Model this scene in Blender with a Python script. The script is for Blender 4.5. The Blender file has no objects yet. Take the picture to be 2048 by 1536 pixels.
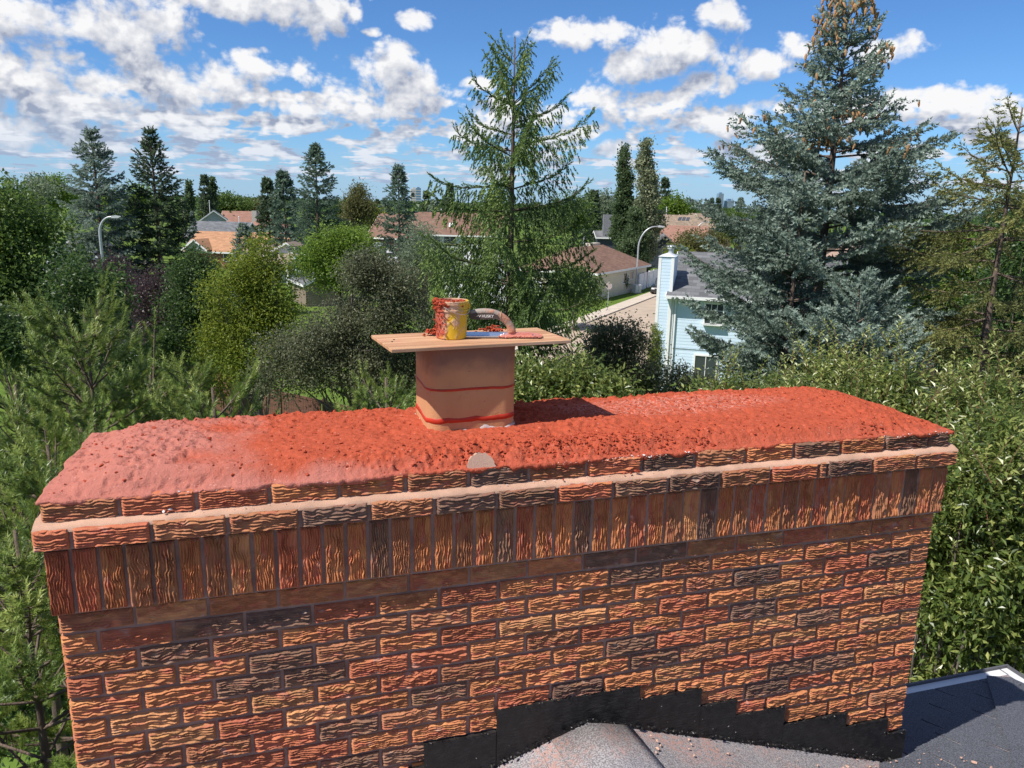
import bpy, math, random
import numpy as np
from mathutils import Vector, Matrix, Quaternion

# ------------------------------------------------------------------ camera, sky, sun, exposure
scene = bpy.context.scene
COL = scene.collection
CAM_Z = 9.3
YAW, PIT, ROL, FPX = 0.297, 0.230, 0.022, 1536.0
_F = np.array([0, math.cos(PIT), -math.sin(PIT)])
_U = np.array([0, math.sin(PIT), math.cos(PIT)])
_R = np.array([1.0, 0, 0])
R2 = _R * math.cos(ROL) + _U * math.sin(ROL)
U2 = _U * math.cos(ROL) - _R * math.sin(ROL)
cam_d = bpy.data.cameras.new("camera")
cam_d.sensor_width = 36.0
cam_d.lens = FPX / 2048 * 36.0
cam_d.clip_start = 0.05
cam_d.clip_end = 40000
cam = bpy.data.objects.new("camera", cam_d)
COL.objects.link(cam)
M = Matrix([[R2[i], U2[i], -_F[i], 0] for i in range(3)] + [[0, 0, 0, 1]])
M.translation = Vector((0, 0, CAM_Z))
cam.matrix_world = M
scene.camera = cam

SUNV = Vector((0.63, 0.402, -1.0)).normalized()          # direction the light travels
SUN_EL = math.asin(-SUNV.z)
SUN_AZ = math.atan2(-SUNV.x, -SUNV.y)
sd = bpy.data.lights.new("sun", 'SUN')
sd.energy = 5.0
sd.angle = math.radians(0.53)
sd.color = (1.0, 0.95, 0.87)
sun = bpy.data.objects.new("sun", sd)
sun.rotation_euler = SUNV.to_track_quat('-Z', 'Y').to_euler()
COL.objects.link(sun)
vs = scene.view_settings
scene.display_settings.display_device = 'sRGB'
vs.view_transform = 'Standard'
vs.look = 'None'
vs.gamma = 1.0
vs.use_curve_mapping = False
vs.exposure = 0.35
scene.cycles.max_bounces = 6
scene.cycles.diffuse_bounces = 3
scene.cycles.glossy_bounces = 2
scene.cycles.transmission_bounces = 3
scene.cycles.transparent_max_bounces = 6
scene.cycles.use_denoising = True
scene.cycles.sample_clamp_indirect = 8


def ray(x, y):                       # photo pixel (2048 x 1536) -> direction
    return _F + R2 * (x - 1024) / FPX + U2 * (768 - y) / FPX


def at(x, y, D):                     # the point seen at a photo pixel, D metres ahead
    d = ray(x, y)
    return np.array([0, 0, CAM_Z]) + d * (D / d[1])


def ground_at(x, y, z=0.0):
    d = ray(x, y)
    return np.array([0, 0, CAM_Z]) + d * ((z - CAM_Z) / d[2])


# ---- node helpers
class NT:
    def __init__(s, tree):
        s.t = tree

    def n(s, typ, ins=None, **props):
        nd = s.t.nodes.new(typ)
        for k, v in props.items():
            setattr(nd, k, v)
        for k, v in (ins or {}).items():
            sock = nd.inputs[k]
            if isinstance(v, bpy.types.NodeSocket):
                s.t.links.new(v, sock)
            else:
                sock.default_value = v
        return nd

    def math(s, op, a, b=None, c=None, clamp=False):
        ins = {0: a}
        if b is not None:
            ins[1] = b
        if c is not None:
            ins[2] = c
        return s.n('ShaderNodeMath', ins, operation=op, use_clamp=clamp).outputs[0]

    def vmath(s, op, a, b=None, out=0):
        ins = {0: a}
        if b is not None:
            ins[1] = b
        return s.n('ShaderNodeVectorMath', ins, operation=op).outputs[out]

    def mix(s, f, a, b, blend='MIX'):
        nd = s.t.nodes.new('ShaderNodeMix')
        nd.data_type = 'RGBA'
        nd.blend_type = blend
        for i, v in ((0, f), (6, a), (7, b)):
            if isinstance(v, bpy.types.NodeSocket):
                s.t.links.new(v, nd.inputs[i])
            else:
                nd.inputs[i].default_value = (*v, 1) if (i and len(v) == 3) else v
        return nd.outputs[2]

    def mapr(s, v, a, b, c=0.0, d=1.0, smooth=True):
        nd = s.n('ShaderNodeMapRange', {0: v, 1: a, 2: b, 3: c, 4: d})
        if smooth:
            nd.interpolation_type = 'SMOOTHSTEP'
        return nd.outputs[0]

    def noise(s, vec, scale, detail=4, rough=0.55, dist=0.0, out='Fac', dim='3D'):
        nd = s.n('ShaderNodeTexNoise', {'Scale': scale, 'Detail': detail, 'Roughness': rough, 'Distortion': dist},
                 noise_dimensions=dim)
        if vec is not None:
            s.t.links.new(vec, nd.inputs['Vector'])
        return nd.outputs[out]

    def link(s, a, b):
        s.t.links.new(a, b)


# ---- the sky: Nishita air with cumulus laid over it by direction
world = bpy.data.worlds.new("World")
scene.world = world
world.use_nodes = True
world.cycles.sampling_method = 'MANUAL'
world.cycles.sample_map_resolution = 64
wt = world.node_tree
wt.nodes.clear()
w = NT(wt)

CLOUDS = [  # photo pixel of each puff's middle, half width, half height
    (250, 40, 110, 80), (305, 120, 95, 80), (190, 200, 170, 62), (50, 160, 120, 95), (40, 50, 75, 55), (70, 262, 170, 42), (345, 205, 85, 52),
    (520, 150, 62, 48), (445, 172, 60, 42), (612, 150, 34, 26), (545, 192, 62, 26), (505, 118, 30, 28),
    (795, 180, 108, 66), (705, 215, 75, 38), (612, 222, 36, 22), (862, 205, 46, 46), (785, 128, 52, 38),
    (540, -2, 195, 44), (645, 40, 58, 42), (440, 0, 80, 30),
    (825, 45, 34, 18), (748, 62, 16, 10), (715, 25, 20, 12),
    (1150, 72, 92, 32), (1215, 55, 40, 20),
    (1350, 100, 112, 50), (1430, 38, 62, 26), (1270, 140, 76, 28),
    (1345, 195, 80, 27), (1430, 165, 78, 32), (1515, 128, 72, 30), (1590, 90, 42, 22),
    (1430, 245, 78, 27), (1310, 238, 74, 25), (1185, 190, 58, 30), (1240, 250, 52, 22),
    (1785, 98, 58, 22), (1825, 82, 20, 18),
    (1900, 200, 125, 30), (2000, 215, 95, 42), (1815, 190, 50, 22),
    (960, 165, 40, 14), (955, 250, 60, 40), (1100, 240, 60, 40), (1500, 215, 50, 25), (1700, 230, 60, 30),
    (1365, 312, 26, 14), (785, 295, 44, 17), (1230, 298, 40, 18), (1450, 300, 55, 20),
]
g = bpy.data.node_groups.new('cumulus', 'ShaderNodeTree')
g.interface.new_socket('P', in_out='INPUT', socket_type='NodeSocketVector')
g.interface.new_socket('Field', in_out='OUTPUT', socket_type='NodeSocketFloat')
gi = g.nodes.new('NodeGroupInput')
go = g.nodes.new('NodeGroupOutput')
q = NT(g)
P = gi.outputs[0]
warp = q.n('ShaderNodeTexNoise', {'Scale': 14.0, 'Detail': 1.0}, noise_dimensions='2D')
g.links.new(P, warp.inputs['Vector'])
wv = q.vmath('MULTIPLY', q.vmath('SUBTRACT', warp.outputs['Color'], (0.5, 0.5, 0.5)), (0.022, 0.016, 0.0))
PW = q.vmath('ADD', P, wv)
field = None
for (cx, cy, rx, ry) in CLOUDS:
    d = ray(cx, cy)
    d = d / np.linalg.norm(d)
    az, el = math.atan2(d[0], d[1]), math.asin(d[2])
    kx, ky = FPX / rx / 1.12, FPX / ry / 1.12
    v = q.n('ShaderNodeVectorMath', {0: PW, 1: (kx, ky, 0), 2: (-az * kx, -el * ky, 0)}, operation='MULTIPLY_ADD').outputs[0]
    b = q.vmath('DOT_PRODUCT', v, v, out=1)
    field = b if field is None else q.n('ShaderNodeMath', {0: field, 1: b, 2: 0.35}, operation='SMOOTH_MIN').outputs[0]
field = q.math('MAXIMUM', q.math('SUBTRACT', 1.0, field), -1.5)
sep = q.n('ShaderNodeSeparateXYZ', {0: P})
az_, el_ = sep.outputs[0], sep.outputs[1]
# broad field of cumulus: beyond the frame, and in the low bands seen far off
gn = q.noise(q.vmath('MULTIPLY', P, (4.6, 9.0, 0)), 1.0, 1.0, 0.5, dim='2D')
outside = q.mapr(q.math('ABSOLUTE', az_), 0.60, 0.70)
above = q.mapr(el_, 0.27, 0.33)
wide = q.math('MAXIMUM', outside, above)
gen = q.math('ADD', q.math('MULTIPLY', q.math('SUBTRACT', gn, 0.52), 7.0), q.math('MULTIPLY', q.math('SUBTRACT', wide, 1.0), 3.0))
field = q.math('MAXIMUM', field, gen)
inv = q.math('DIVIDE', 0.10, q.math('ADD', el_, 0.035))
lowv = q.n('ShaderNodeCombineXYZ', {0: q.math('MULTIPLY', az_, 15.0), 1: q.math('MULTIPLY', inv, 6.5), 2: 3.3}).outputs[0]
ln = q.noise(lowv, 1.0, 3.0, 0.6, dim='2D')
band = q.math('MULTIPLY', q.mapr(el_, 0.005, 0.03), q.mapr(el_, 0.115, 0.165, 1.0, 0.0))
lw = q.math('ADD', q.math('MULTIPLY', q.math('SUBTRACT', ln, q.mapr(az_, -0.40, 0.30, 0.41, 0.46)), 7.0), q.math('MULTIPLY', q.math('SUBTRACT', band, 1.0), 4.0))
field = q.math('MAXIMUM', field, lw)
# cauliflower detail
v1 = q.n('ShaderNodeTexVoronoi', {'Scale': 1.0, 'Detail': 2.0, 'Roughness': 0.6, 'Randomness': 1.0}, feature='F1', voronoi_dimensions='2D')
g.links.new(q.vmath('MULTIPLY', PW, (34.0, 40.0, 0)), v1.inputs['Vector'])
n2 = q.noise(q.vmath('MULTIPLY', PW, (19.0, 26.0, 0)), 1.0, 5.0, 0.62, dim='2D')
det = q.math('ADD', q.math('MULTIPLY', q.math('SUBTRACT', 0.42, v1.outputs['Distance']), 0.75), q.math('MULTIPLY', q.math('SUBTRACT', n2, 0.5), 2.4))
field = q.math('ADD', field, det)
g.links.new(field, go.inputs[0])

tc = w.n('ShaderNodeTexCoord').outputs['Generated']
sp = w.n('ShaderNodeSeparateXYZ', {0: tc})
azn = w.math('ARCTAN2', sp.outputs[0], sp.outputs[1])
eln = w.math('ARCSINE', sp.outputs[2])
PP = w.n('ShaderNodeCombineXYZ', {0: azn, 1: eln, 2: 0.0}).outputs[0]


def grp(vec):
    nd = wt.nodes.new('ShaderNodeGroup')
    nd.node_tree = g
    wt.links.new(vec, nd.inputs[0])
    return nd.outputs[0]


f0 = grp(PP)
f1 = grp(w.vmath('ADD', PP, (-0.010, 0.026, 0)))
alpha = w.math('MULTIPLY', w.mapr(f0, -0.22, 0.62), w.mapr(eln, 0.0, 0.02))
dlt = w.math('SUBTRACT', w.math('MINIMUM', f0, 1.5), w.math('MINIMUM', f1, 1.5))
lit = w.math('ADD', w.math('MULTIPLY', dlt, 0.60), 0.42, clamp=True)
lit = w.math('SUBTRACT', lit, w.mapr(f1, 0.7, 1.9, 0.0, 0.34), clamp=True)
lit = w.math('ADD', lit, w.mapr(f0, 0.0, 0.7, 0.22, 0.0), clamp=True)
lit = w.math('SUBTRACT', lit, w.mapr(eln, 0.20, 0.27, 0.0, 0.25), clamp=True)
ccol = w.mix(lit, (0.25, 0.29, 0.39), (0.75, 0.75, 0.76))
ccol = w.mix(w.mapr(eln, 0.01, 0.12, 0.55, 0.0), ccol, (0.335, 0.455, 0.635))
sky = w.n('ShaderNodeTexSky', sky_type='NISHITA')
sky.sun_disc = False
sky.sun_elevation = SUN_EL
sky.sun_rotation = SUN_AZ
sky.altitude = 680
sky.air_density = 1.0
sky.dust_density = 0.15
sky.ozone_density = 3.0
SKY_STRENGTH = 0.13
blue = w.vmath('MULTIPLY', sky.outputs[0], (0.37, 0.57, 0.80))
cl = w.vmath('MULTIPLY', ccol, (1 / SKY_STRENGTH, 1 / SKY_STRENGTH, 1 / SKY_STRENGTH))
horizon = w.mapr(eln, -0.01, 0.10, 0.75, 0.0)
blue = w.mix(horizon, blue, (0.29 / SKY_STRENGTH, 0.43 / SKY_STRENGTH, 0.615 / SKY_STRENGTH))
allc = w.mix(alpha, blue, cl)
bg = w.n('ShaderNodeBackground', {'Color': allc, 'Strength': SKY_STRENGTH})
wo = w.n('ShaderNodeOutputWorld', {'Surface': bg.outputs[0]})

# ------------------------------------------------------------------ mesh helpers
rng = np.random.default_rng(7)
random.seed(7)


def hash3(ix, iy, iz, seed=0):
    with np.errstate(over='ignore'):
        h = (ix.astype(np.uint32) * np.uint32(374761393) + iy.astype(np.uint32) * np.uint32(668265263)
             + iz.astype(np.uint32) * np.uint32(2147483647) + np.uint32(seed * 974711 + 12345))
        h = (h ^ (h >> np.uint32(13))) * np.uint32(1274126177)
        h = h ^ (h >> np.uint32(16))
    return h.astype(np.float64) / 4294967295.0


def vnoise(p, seed=0):
    p = np.asarray(p, float)
    i = np.floor(p).astype(np.int64)
    f = p - i
    u = f * f * f * (f * (f * 6 - 15) + 10)
    r = 0
    for dx in (0, 1):
        for dy in (0, 1):
            for dz in (0, 1):
                wgt = (u[..., 0] if dx else 1 - u[..., 0]) * (u[..., 1] if dy else 1 - u[..., 1]) * (u[..., 2] if dz else 1 - u[..., 2])
                r = r + wgt * hash3(i[..., 0] + dx, i[..., 1] + dy, i[..., 2] + dz, seed)
    return r


def fbm(p, octv=4, seed=0, gain=0.5):
    p = np.asarray(p, float)
    a, s, t = 1.0, 0.0, 0.0
    for o in range(octv):
        s = s + a * vnoise(p * 2 ** o + 17.3 * o, seed + o)
        t += a
        a *= gain
    return s / t


def smooth(a, b, x):
    t = np.clip((x - a) / (b - a), 0, 1)
    return t * t * (3 - 2 * t)


def mesh_np(name, V, F, tint=None, smooth_=False, tint2=None):
    """F: an (m,k) array or a list of such arrays."""
    V = np.asarray(V, float)
    Fs = [np.asarray(f) for f in (F if isinstance(F, list) else [F]) if len(f)]
    me = bpy.data.meshes.new(name)
    me.vertices.add(len(V))
    me.vertices.foreach_set('co', V.ravel())
    li = np.concatenate([f.ravel() for f in Fs]).astype(np.int32)
    tot = np.concatenate([np.full(len(f), f.shape[1]) for f in Fs])
    st = np.concatenate([[0], np.cumsum(tot)[:-1]]).astype(np.int32)
    me.loops.add(len(li))
    me.loops.foreach_set('vertex_index', li)
    me.polygons.add(len(tot))
    me.polygons.foreach_set('loop_start', st)
    me.polygons.foreach_set('use_smooth', np.full(len(tot), bool(smooth_)))
    me.update(calc_edges=True)
    for nm, t in (('tint', tint), ('tint2', tint2)):
        if t is not None:
            me.attributes.new(nm, 'FLOAT', 'POINT').data.foreach_set('value', np.asarray(t, np.float32))
    return me


class MB:
    """collects boxes, prisms, tubes and grids into one mesh"""

    def __init__(s):
        s.V = []
        s.F = {}
        s.n = 0

    def add(s, V, F):
        V = np.asarray(V, float).reshape(-1, 3)
        for f in F:
            s.F.setdefault(len(f), []).append([i + s.n for i in f])
        s.V.append(V)
        s.n += len(V)
        return s

    def box(s, x0, x1, y0, y1, z0, z1):
        V = [(x, y, z) for z in (z0, z1) for y in (y0, y1) for x in (x0, x1)]
        return s.add(V, [(0, 2, 3, 1), (4, 5, 7, 6), (0, 1, 5, 4), (2, 6, 7, 3), (0, 4, 6, 2), (1, 3, 7, 5)])

    def prism(s, poly, axis, a, b):
        """poly: 2-d outline, swept from a to b along axis ('x','y','z')"""
        def pt(p, t):
            return {'x': (t, p[0], p[1]), 'y': (p[0], t, p[1]), 'z': (p[0], p[1], t)}[axis]
        n = len(poly)
        V = [pt(p, a) for p in poly] + [pt(p, b) for p in poly]
        F = [tuple(range(n)), tuple(range(2 * n - 1, n - 1, -1))]
        F += [(i, (i + 1) % n, n + (i + 1) % n, n + i) for i in range(n)]
        return s.add(V, F)

    def slab(s, pts, th):
        """a thick sheet: 3-d outline and a copy th below along z"""
        n = len(pts)
        V = [tuple(p) for p in pts] + [(p[0], p[1], p[2] - th) for p in pts]
        F = [tuple(range(n)), tuple(range(2 * n - 1, n - 1, -1))]
        F += [(i, n + i, n + (i + 1) % n, (i + 1) % n) for i in range(n)]
        return s.add(V, F)

    def tube(s, pts, rad, k=8, cap=True):
        pts = np.asarray(pts, float)
        rad = np.broadcast_to(np.asarray(rad, float), (len(pts),))
        t = np.gradient(pts, axis=0)
        t /= np.linalg.norm(t, axis=1)[:, None] + 1e-12
        ref = np.array([0.0, 0, 1]) if abs(t[0][2]) < 0.8 else np.array([1.0, 0, 0])
        V = []
        for i in range(len(pts)):
            a = np.cross(t[i], ref)
            if np.linalg.norm(a) < 1e-4:
                a = np.cross(t[i], [0.3, 1, 0.1])
            a /= np.linalg.norm(a)
            b = np.cross(t[i], a)
            ref = -np.cross(t[i], a) if False else ref
            for j in range(k):
                an = 2 * math.pi * j / k
                V.append(pts[i] + rad[i] * (a * math.cos(an) + b * math.sin(an)))
        F = []
        for i in range(len(pts) - 1):
            for j in range(k):
                F.append((i * k + j, i * k + (j + 1) % k, (i + 1) * k + (j + 1) % k, (i + 1) * k + j))
        if cap:
            F.append(tuple(range(k))[::-1])
            F.append(tuple((len(pts) - 1) * k + j for j in range(k)))
        return s.add(V, F)

    def lathe(s, prof, k=32, c=(0, 0, 0)):
        V = []
        for r, z in prof:
            for j in range(k):
                an = 2 * math.pi * j / k
                V.append((c[0] + r * math.cos(an), c[1] + r * math.sin(an), c[2] + z))
        F = []
        for i in range(len(prof) - 1):
            for j in range(k):
                F.append((i * k + j, i * k + (j + 1) % k, (i + 1) * k + (j + 1) % k, (i + 1) * k + j))
        F.append(tuple(range(k))[::-1])
        F.append(tuple((len(prof) - 1) * k + j for j in range(k)))
        return s.add(V, F)

    def arr(s):
        return np.concatenate(s.V), [np.array(f) for f in s.F.values()]

    def mesh(s, name, smooth_=False):
        V, F = s.arr()
        return mesh_np(name, V, F, smooth_=smooth_)


def obj(name, me, mat=None, parent=None, loc=None, rot=None, scale=None):
    o = bpy.data.objects.new(name, me)
    COL.objects.link(o)
    if mat is not None and me is not None:
        if not me.materials:
            me.materials.append(mat)
    if parent is not None:
        o.parent = parent
    if loc is not None:
        o.location = [float(v) for v in loc]
    if rot is not None:
        o.rotation_euler = rot
    if scale is not None:
        o.scale = scale if hasattr(scale, '__len__') else (scale,) * 3
    return o


def empty(name, loc=(0, 0, 0), rz=0.0):
    o = bpy.data.objects.new(name, None)
    COL.objects.link(o)
    o.empty_display_size = 0.3
    o.location = [float(v) for v in loc]
    o.rotation_euler = (0, 0, rz)
    return o


def tag(o, label=None, cat=None, group=None, kind=None):
    for k, v in (('label', label), ('category', cat), ('group', group), ('kind', kind)):
        if v:
            o[k] = v
    return o


def bevel(o, wdt, seg=2):
    m = o.modifiers.new('bevel', 'BEVEL')
    m.width = wdt
    m.segments = seg
    m.limit_method = 'ANGLE'
    return o


# ------------------------------------------------------------------ materials
def material(name):
    m = bpy.data.materials.new(name)
    m.use_nodes = True
    t = NT(m.node_tree)
    b = m.node_tree.nodes['Principled BSDF']
    return m, t, b


def bump(t, b, h, dist, strength=1.0):
    nd = t.n('ShaderNodeBump', {'Height': h, 'Distance': dist, 'Strength': strength})
    t.link(nd.outputs[0], b.inputs['Normal'])


def objcoord(t, what='Object'):
    return t.n('ShaderNodeTexCoord').outputs[what]


def plain(name, col, rough=0.7, var=0.15, scale=6.0, metal=0.0, bumpd=0.0, spec=0.3, stretch=None):
    m, t, b = material(name)
    v = objcoord(t)
    if stretch:
        v = t.vmath('MULTIPLY', v, stretch)
    n = t.noise(v, scale, 5)
    c2 = tuple(max(0, c * (1 - var)) for c in col)
    c3 = tuple(min(1, c * (1 + var)) for c in col)
    t.link(t.mix(t.mapr(n, 0.3, 0.7), c2, c3), b.inputs['Base Color'])
    b.inputs['Roughness'].default_value = rough
    b.inputs['Metallic'].default_value = metal
    b.inputs['Specular IOR Level'].default_value = spec
    if bumpd:
        bump(t, b, t.noise(v, scale * 6, 3), bumpd)
    return m


def shingle_mat(name, col, course=0.14, tab=0.30, var=0.35):
    """asphalt shingles too far off to build: courses and tabs by the roof's own object coordinates (z up the slope)"""
    m, t, b = material(name)
    v = objcoord(t)
    s = t.n('ShaderNodeSeparateXYZ', {0: v})
    along = t.math('ADD', s.outputs[0], t.math('MULTIPLY', s.outputs[1], 0.0))
    br = t.n('ShaderNodeTexBrick', {'Scale': 1.0, 'Mortar Size': 0.006, 'Brick Width': tab, 'Row Height': course * 0.42,
                                    'Color1': (*[c * (1 - var) for c in col], 1), 'Color2': (*[c * (1 + var) for c in col], 1), 'Mortar': (*[c * 0.5 for c in col], 1)})
    t.link(t.n('ShaderNodeCombineXYZ', {0: along, 1: s.outputs[2], 2: 0.0}).outputs[0], br.inputs['Vector'])
    n = t.noise(v, 1.2, 4)
    t.link(t.mix(t.mapr(n, 0.3, 0.7, 0, 0.35), br.outputs['Color'], tuple(c * 0.8 for c in col)), b.inputs['Base Color'])
    b.inputs['Roughness'].default_value = 0.92
    b.inputs['Specular IOR Level'].default_value = 0.15
    return m


def leaf_mat(name, c_dark, c_mid, c_light, trans=0.3, gloss=0.35, rough=0.5):
    m, t, b = material(name)
    a = t.n('ShaderNodeAttribute', attribute_name='tint').outputs['Fac']
    lo = t.mix(t.mapr(a, 0.0, 0.5, smooth=False), c_dark, c_mid)
    col = t.mix(t.mapr(a, 0.5, 1.0, smooth=False), lo, c_light)
    t.link(col, b.inputs['Base Color'])
    b.inputs['Roughness'].default_value = rough
    b.inputs['Specular IOR Level'].default_value = gloss
    tr = t.n('ShaderNodeBsdfTranslucent', {'Color': t.mix(0.5, col, tuple(min(1, c * 1.3) for c in c_light))})
    mx = t.n('ShaderNodeMixShader', {0: trans, 1: b.outputs[0], 2: tr.outputs[0]})
    out = [n for n in m.node_tree.nodes if n.type == 'OUTPUT_MATERIAL'][0]
    t.link(mx.outputs[0], out.inputs['Surface'])
    return m


# brick: colour of each brick from its own object colour, flashed with red and ochre streaks
def make_brick_mat():
    m, t, b = material('bark_faced_brick')
    oi = t.n('ShaderNodeObjectInfo')
    v = objcoord(t)
    off = t.n('ShaderNodeCombineXYZ', {0: t.math('MULTIPLY', oi.outputs['Random'], 31.0), 1: t.math('MULTIPLY', oi.outputs['Random'], 17.0), 2: 0.0}).outputs[0]
    v2 = t.vmath('ADD', t.vmath('MULTIPLY', v, (11.0, 30.0, 46.0)), off)
    n1 = t.noise(v2, 1.0, 3)
    n2 = t.noise(t.vmath('ADD', v2, (5.2, 9.1, 3.3)), 0.8, 3)
    amt = oi.outputs['Alpha']
    base = oi.outputs['Color']
    c = t.mix(t.math('MULTIPLY', t.mapr(n1, 0.50, 0.66), amt), base, (0.47, 0.12, 0.075))
    c = t.mix(t.math('MULTIPLY', t.mapr(n2, 0.54, 0.72), t.math('MULTIPLY', amt, 0.7)), c, (0.66, 0.33, 0.11))
    n3 = t.noise(v, 260.0, 4)
    c = t.mix(t.mapr(n3, 0.25, 0.75, 0.0, 0.25), c, t.mix(0.4, c, (0.12, 0.05, 0.03)))
    bloom = t.math('MULTIPLY', t.mapr(t.noise(t.vmath('ADD', t.vmath('MULTIPLY', v, (18.0, 18.0, 30.0)), off), 1.0, 4), 0.60, 0.74), 0.38)
    c = t.mix(bloom, c, (0.50, 0.42, 0.36))
    t.link(c, b.inputs['Base Color'])
    b.inputs['Roughness'].default_value = 0.75
    b.inputs['Specular IOR Level'].default_value = 0.3
    bump(t, b, t.noise(t.vmath('MULTIPLY', v, (1.0, 1.0, 2.2)), 300.0, 3), 0.0018)
    return m


def mortar_mat(name, col, var=0.25):
    m, t, b = material(name)
    v = objcoord(t)
    n = t.noise(v, 9.0, 5)
    n2 = t.noise(v, 380.0, 3)
    c = t.mix(t.mapr(n, 0.3, 0.7), tuple(x * (1 - var) for x in col), tuple(min(1, x * (1 + var)) for x in col))
    c = t.mix(t.mapr(n2, 0.55, 0.75, 0, 0.4), c, tuple(x * 0.55 for x in col))
    t.link(c, b.inputs['Base Color'])
    b.inputs['Roughness'].default_value = 0.95
    b.inputs['Specular IOR Level'].default_value = 0.1
    bump(t, b, n2, 0.002)
    return m

# ------------------------------------------------------------------ the chimney (local frame: x along the face, y into depth, z up, z=0 under the soldier course)
CH = np.array([0.650, -2.275, 1.168])          # the camera in that frame
_cy, _sy = math.cos(YAW), math.sin(YAW)
CH_LOC = np.array([-(CH[0] * _cy - CH[1] * _sy), -(CH[0] * _sy + CH[1] * _cy), CAM_Z - CH[2]])
ZB = CAM_Z - CH[2]                              # chimney datum above ground


def ch_world(p):
    p = np.asarray(p, float)
    return np.array([p[0] * _cy - p[1] * _sy + CH_LOC[0], p[0] * _sy + p[1] * _cy + CH_LOC[1], p[2] + CH_LOC[2]])


BR, CO, LEN, DEP = 0.203, 0.0717, 15.5 * 0.203 - 0.01, 0.655
M_BRICK = make_brick_mat()
M_MORTAR = mortar_mat('joint_mortar', (0.29, 0.195, 0.165))
M_WASH = mortar_mat('buff_wash_mortar', (0.50, 0.31, 0.22), 0.15)

chimney = empty('brick_chimney', CH_LOC, YAW)
tag(chimney, 'wide chimney of bark-faced orange and brown bricks with a red mortar crown', 'chimney')


def brick_mesh(L, H, seed, dep=0.07, amp=0.0095, nr=7.0):
    """front face towards -y with wavy bark ridges running along x; origin at the middle of the face"""
    nx, nz = max(14, int(L / 0.0036)), 44
    x = np.linspace(-L / 2, L / 2, nx)
    z = np.linspace(-H / 2, H / 2, nz)
    X, Z = np.meshgrid(x, z)
    o = np.zeros_like(X) + seed * 3.7
    wob = (fbm(np.stack([X * 15, Z * 16, o], -1), 2, seed) - 0.5) * 0.020 + (vnoise(np.stack([X * 60, Z * 45, o], -1), seed + 9) - 0.5) * 0.0080
    ph = (Z + wob) / H * nr + seed * 0.37
    fr = ph - np.floor(ph)
    strength = 0.15 + 1.15 * vnoise(np.stack([X * 38 + 3, np.floor(ph) * 1.7, o], -1), seed + 3)
    prof = np.where(fr < 0.26, smooth(0, 0.26, fr), 1 - smooth(0.26, 1.0, fr) ** 0.7)      # steep below, long slope above
    h = amp * strength * prof + 0.0022 * (fbm(np.stack([X * 90, Z * 110, o], -1), 2, seed + 5) - 0.5)
    h += 0.004 * (vnoise(np.stack([X * 16, Z * 25, o], -1), seed + 6) - 0.5)
    ex = np.minimum(X + L / 2, L / 2 - X)
    ez = np.minimum(Z + H / 2, H / 2 - Z)
    edge = np.minimum(ex, ez)
    h = h * smooth(-0.002, 0.006, edge) - 0.005 * (1 - smooth(0, 0.005, edge))
    jit = 0.0022 * (vnoise(np.stack([X * 60, Z * 60, o], -1), seed + 8) - 0.5)
    Xo = X + np.where(ex < 1e-6, jit, 0)
    Zo = Z + np.where(ez < 1e-6, jit, 0)
    V = np.stack([Xo, -h, Zo], -1).reshape(-1, 3)
    idx = np.arange(nx * nz).reshape(nz, nx)
    Fq = np.stack([idx[:-1, :-1], idx[:-1, 1:], idx[1:, 1:], idx[1:, :-1]], -1).reshape(-1, 4)
    ring = np.concatenate([idx[0, :], idx[1:, -1], idx[-1, -2::-1], idx[-2:0:-1, 0]])
    B = V[ring].copy()
    B[:, 1] = dep
    nb = len(ring)
    bi = len(V) + np.arange(nb)
    Fs = np.stack([np.roll(ring, -1), ring, bi, np.roll(bi, -1)], -1)
    return mesh_np('brick', np.concatenate([V, B]), [Fq, Fs], smooth_=False)


FULL = [brick_mesh(0.193, CO - 0.0105, 11 + i, nr=6.8 + 0.45 * (i % 5)) for i in range(16)]
HALF = [brick_mesh(0.0965, CO - 0.0105, 61 + i) for i in range(4)]
SLIV = [brick_mesh(0.03, CO - 0.0105, 91)]
for me in FULL + HALF + SLIV:
    me.materials.append(M_BRICK)

PAL = [((0.50, 0.195, 0.080), 0.75, 48), ((0.52, 0.240, 0.105), 0.65, 16), ((0.46, 0.145, 0.070), 0.6, 10),
       ((0.37, 0.155, 0.075), 0.5, 10), ((0.235, 0.125, 0.078), 0.3, 7), ((0.190, 0.108, 0.075), 0.22, 5)]
PW_ = np.array([p[2] for p in PAL], float)
PW_ /= PW_.sum()
PWD = np.array([30, 8, 14, 26, 14, 8.0])
PWD /= PWD.sum()
brick_list = []


def put_brick(x0, x1, zc, y, soldier=False, wts=None, dark=None, tilt=0.0):
    Lw = x1 - x0
    pool = FULL if Lw > 0.14 or soldier else (HALF if Lw > 0.06 else SLIV)
    me = pool[rng.integers(len(pool))]
    base = 0.193 if pool is FULL else (0.0965 if pool is HALF else 0.03)
    o = bpy.data.objects.new('brick', me)
    COL.objects.link(o)
    o.parent = chimney
    flip = -1 if rng.random() < 0.5 else 1
    if soldier:
        o.rotation_euler = (0, math.pi / 2 * 1, rng.normal(0, 0.01))
        o.scale = (0.192 / 0.193, 1.0, Lw / (CO - 0.0105) * flip)
        o.location = ((x0 + x1) / 2, y, zc)
    else:
        o.scale = (Lw / base * flip, 1.0, 1.0)
        o.rotation_euler = (rng.normal(0, 0.010), rng.normal(0, 0.004), rng.normal(0, 0.006) + tilt)
        o.location = ((x0 + x1) / 2, y + rng.normal(0, 0.0012), zc + rng.normal(0, 0.0008))
    k = rng.choice(len(PAL), p=PW_ if wts is None else wts)
    c = np.array(PAL[k][0]) * rng.uniform(0.82, 1.15)
    o.color = (*c, PAL[k][1])
    brick_list.append(o)
    return o


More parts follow.
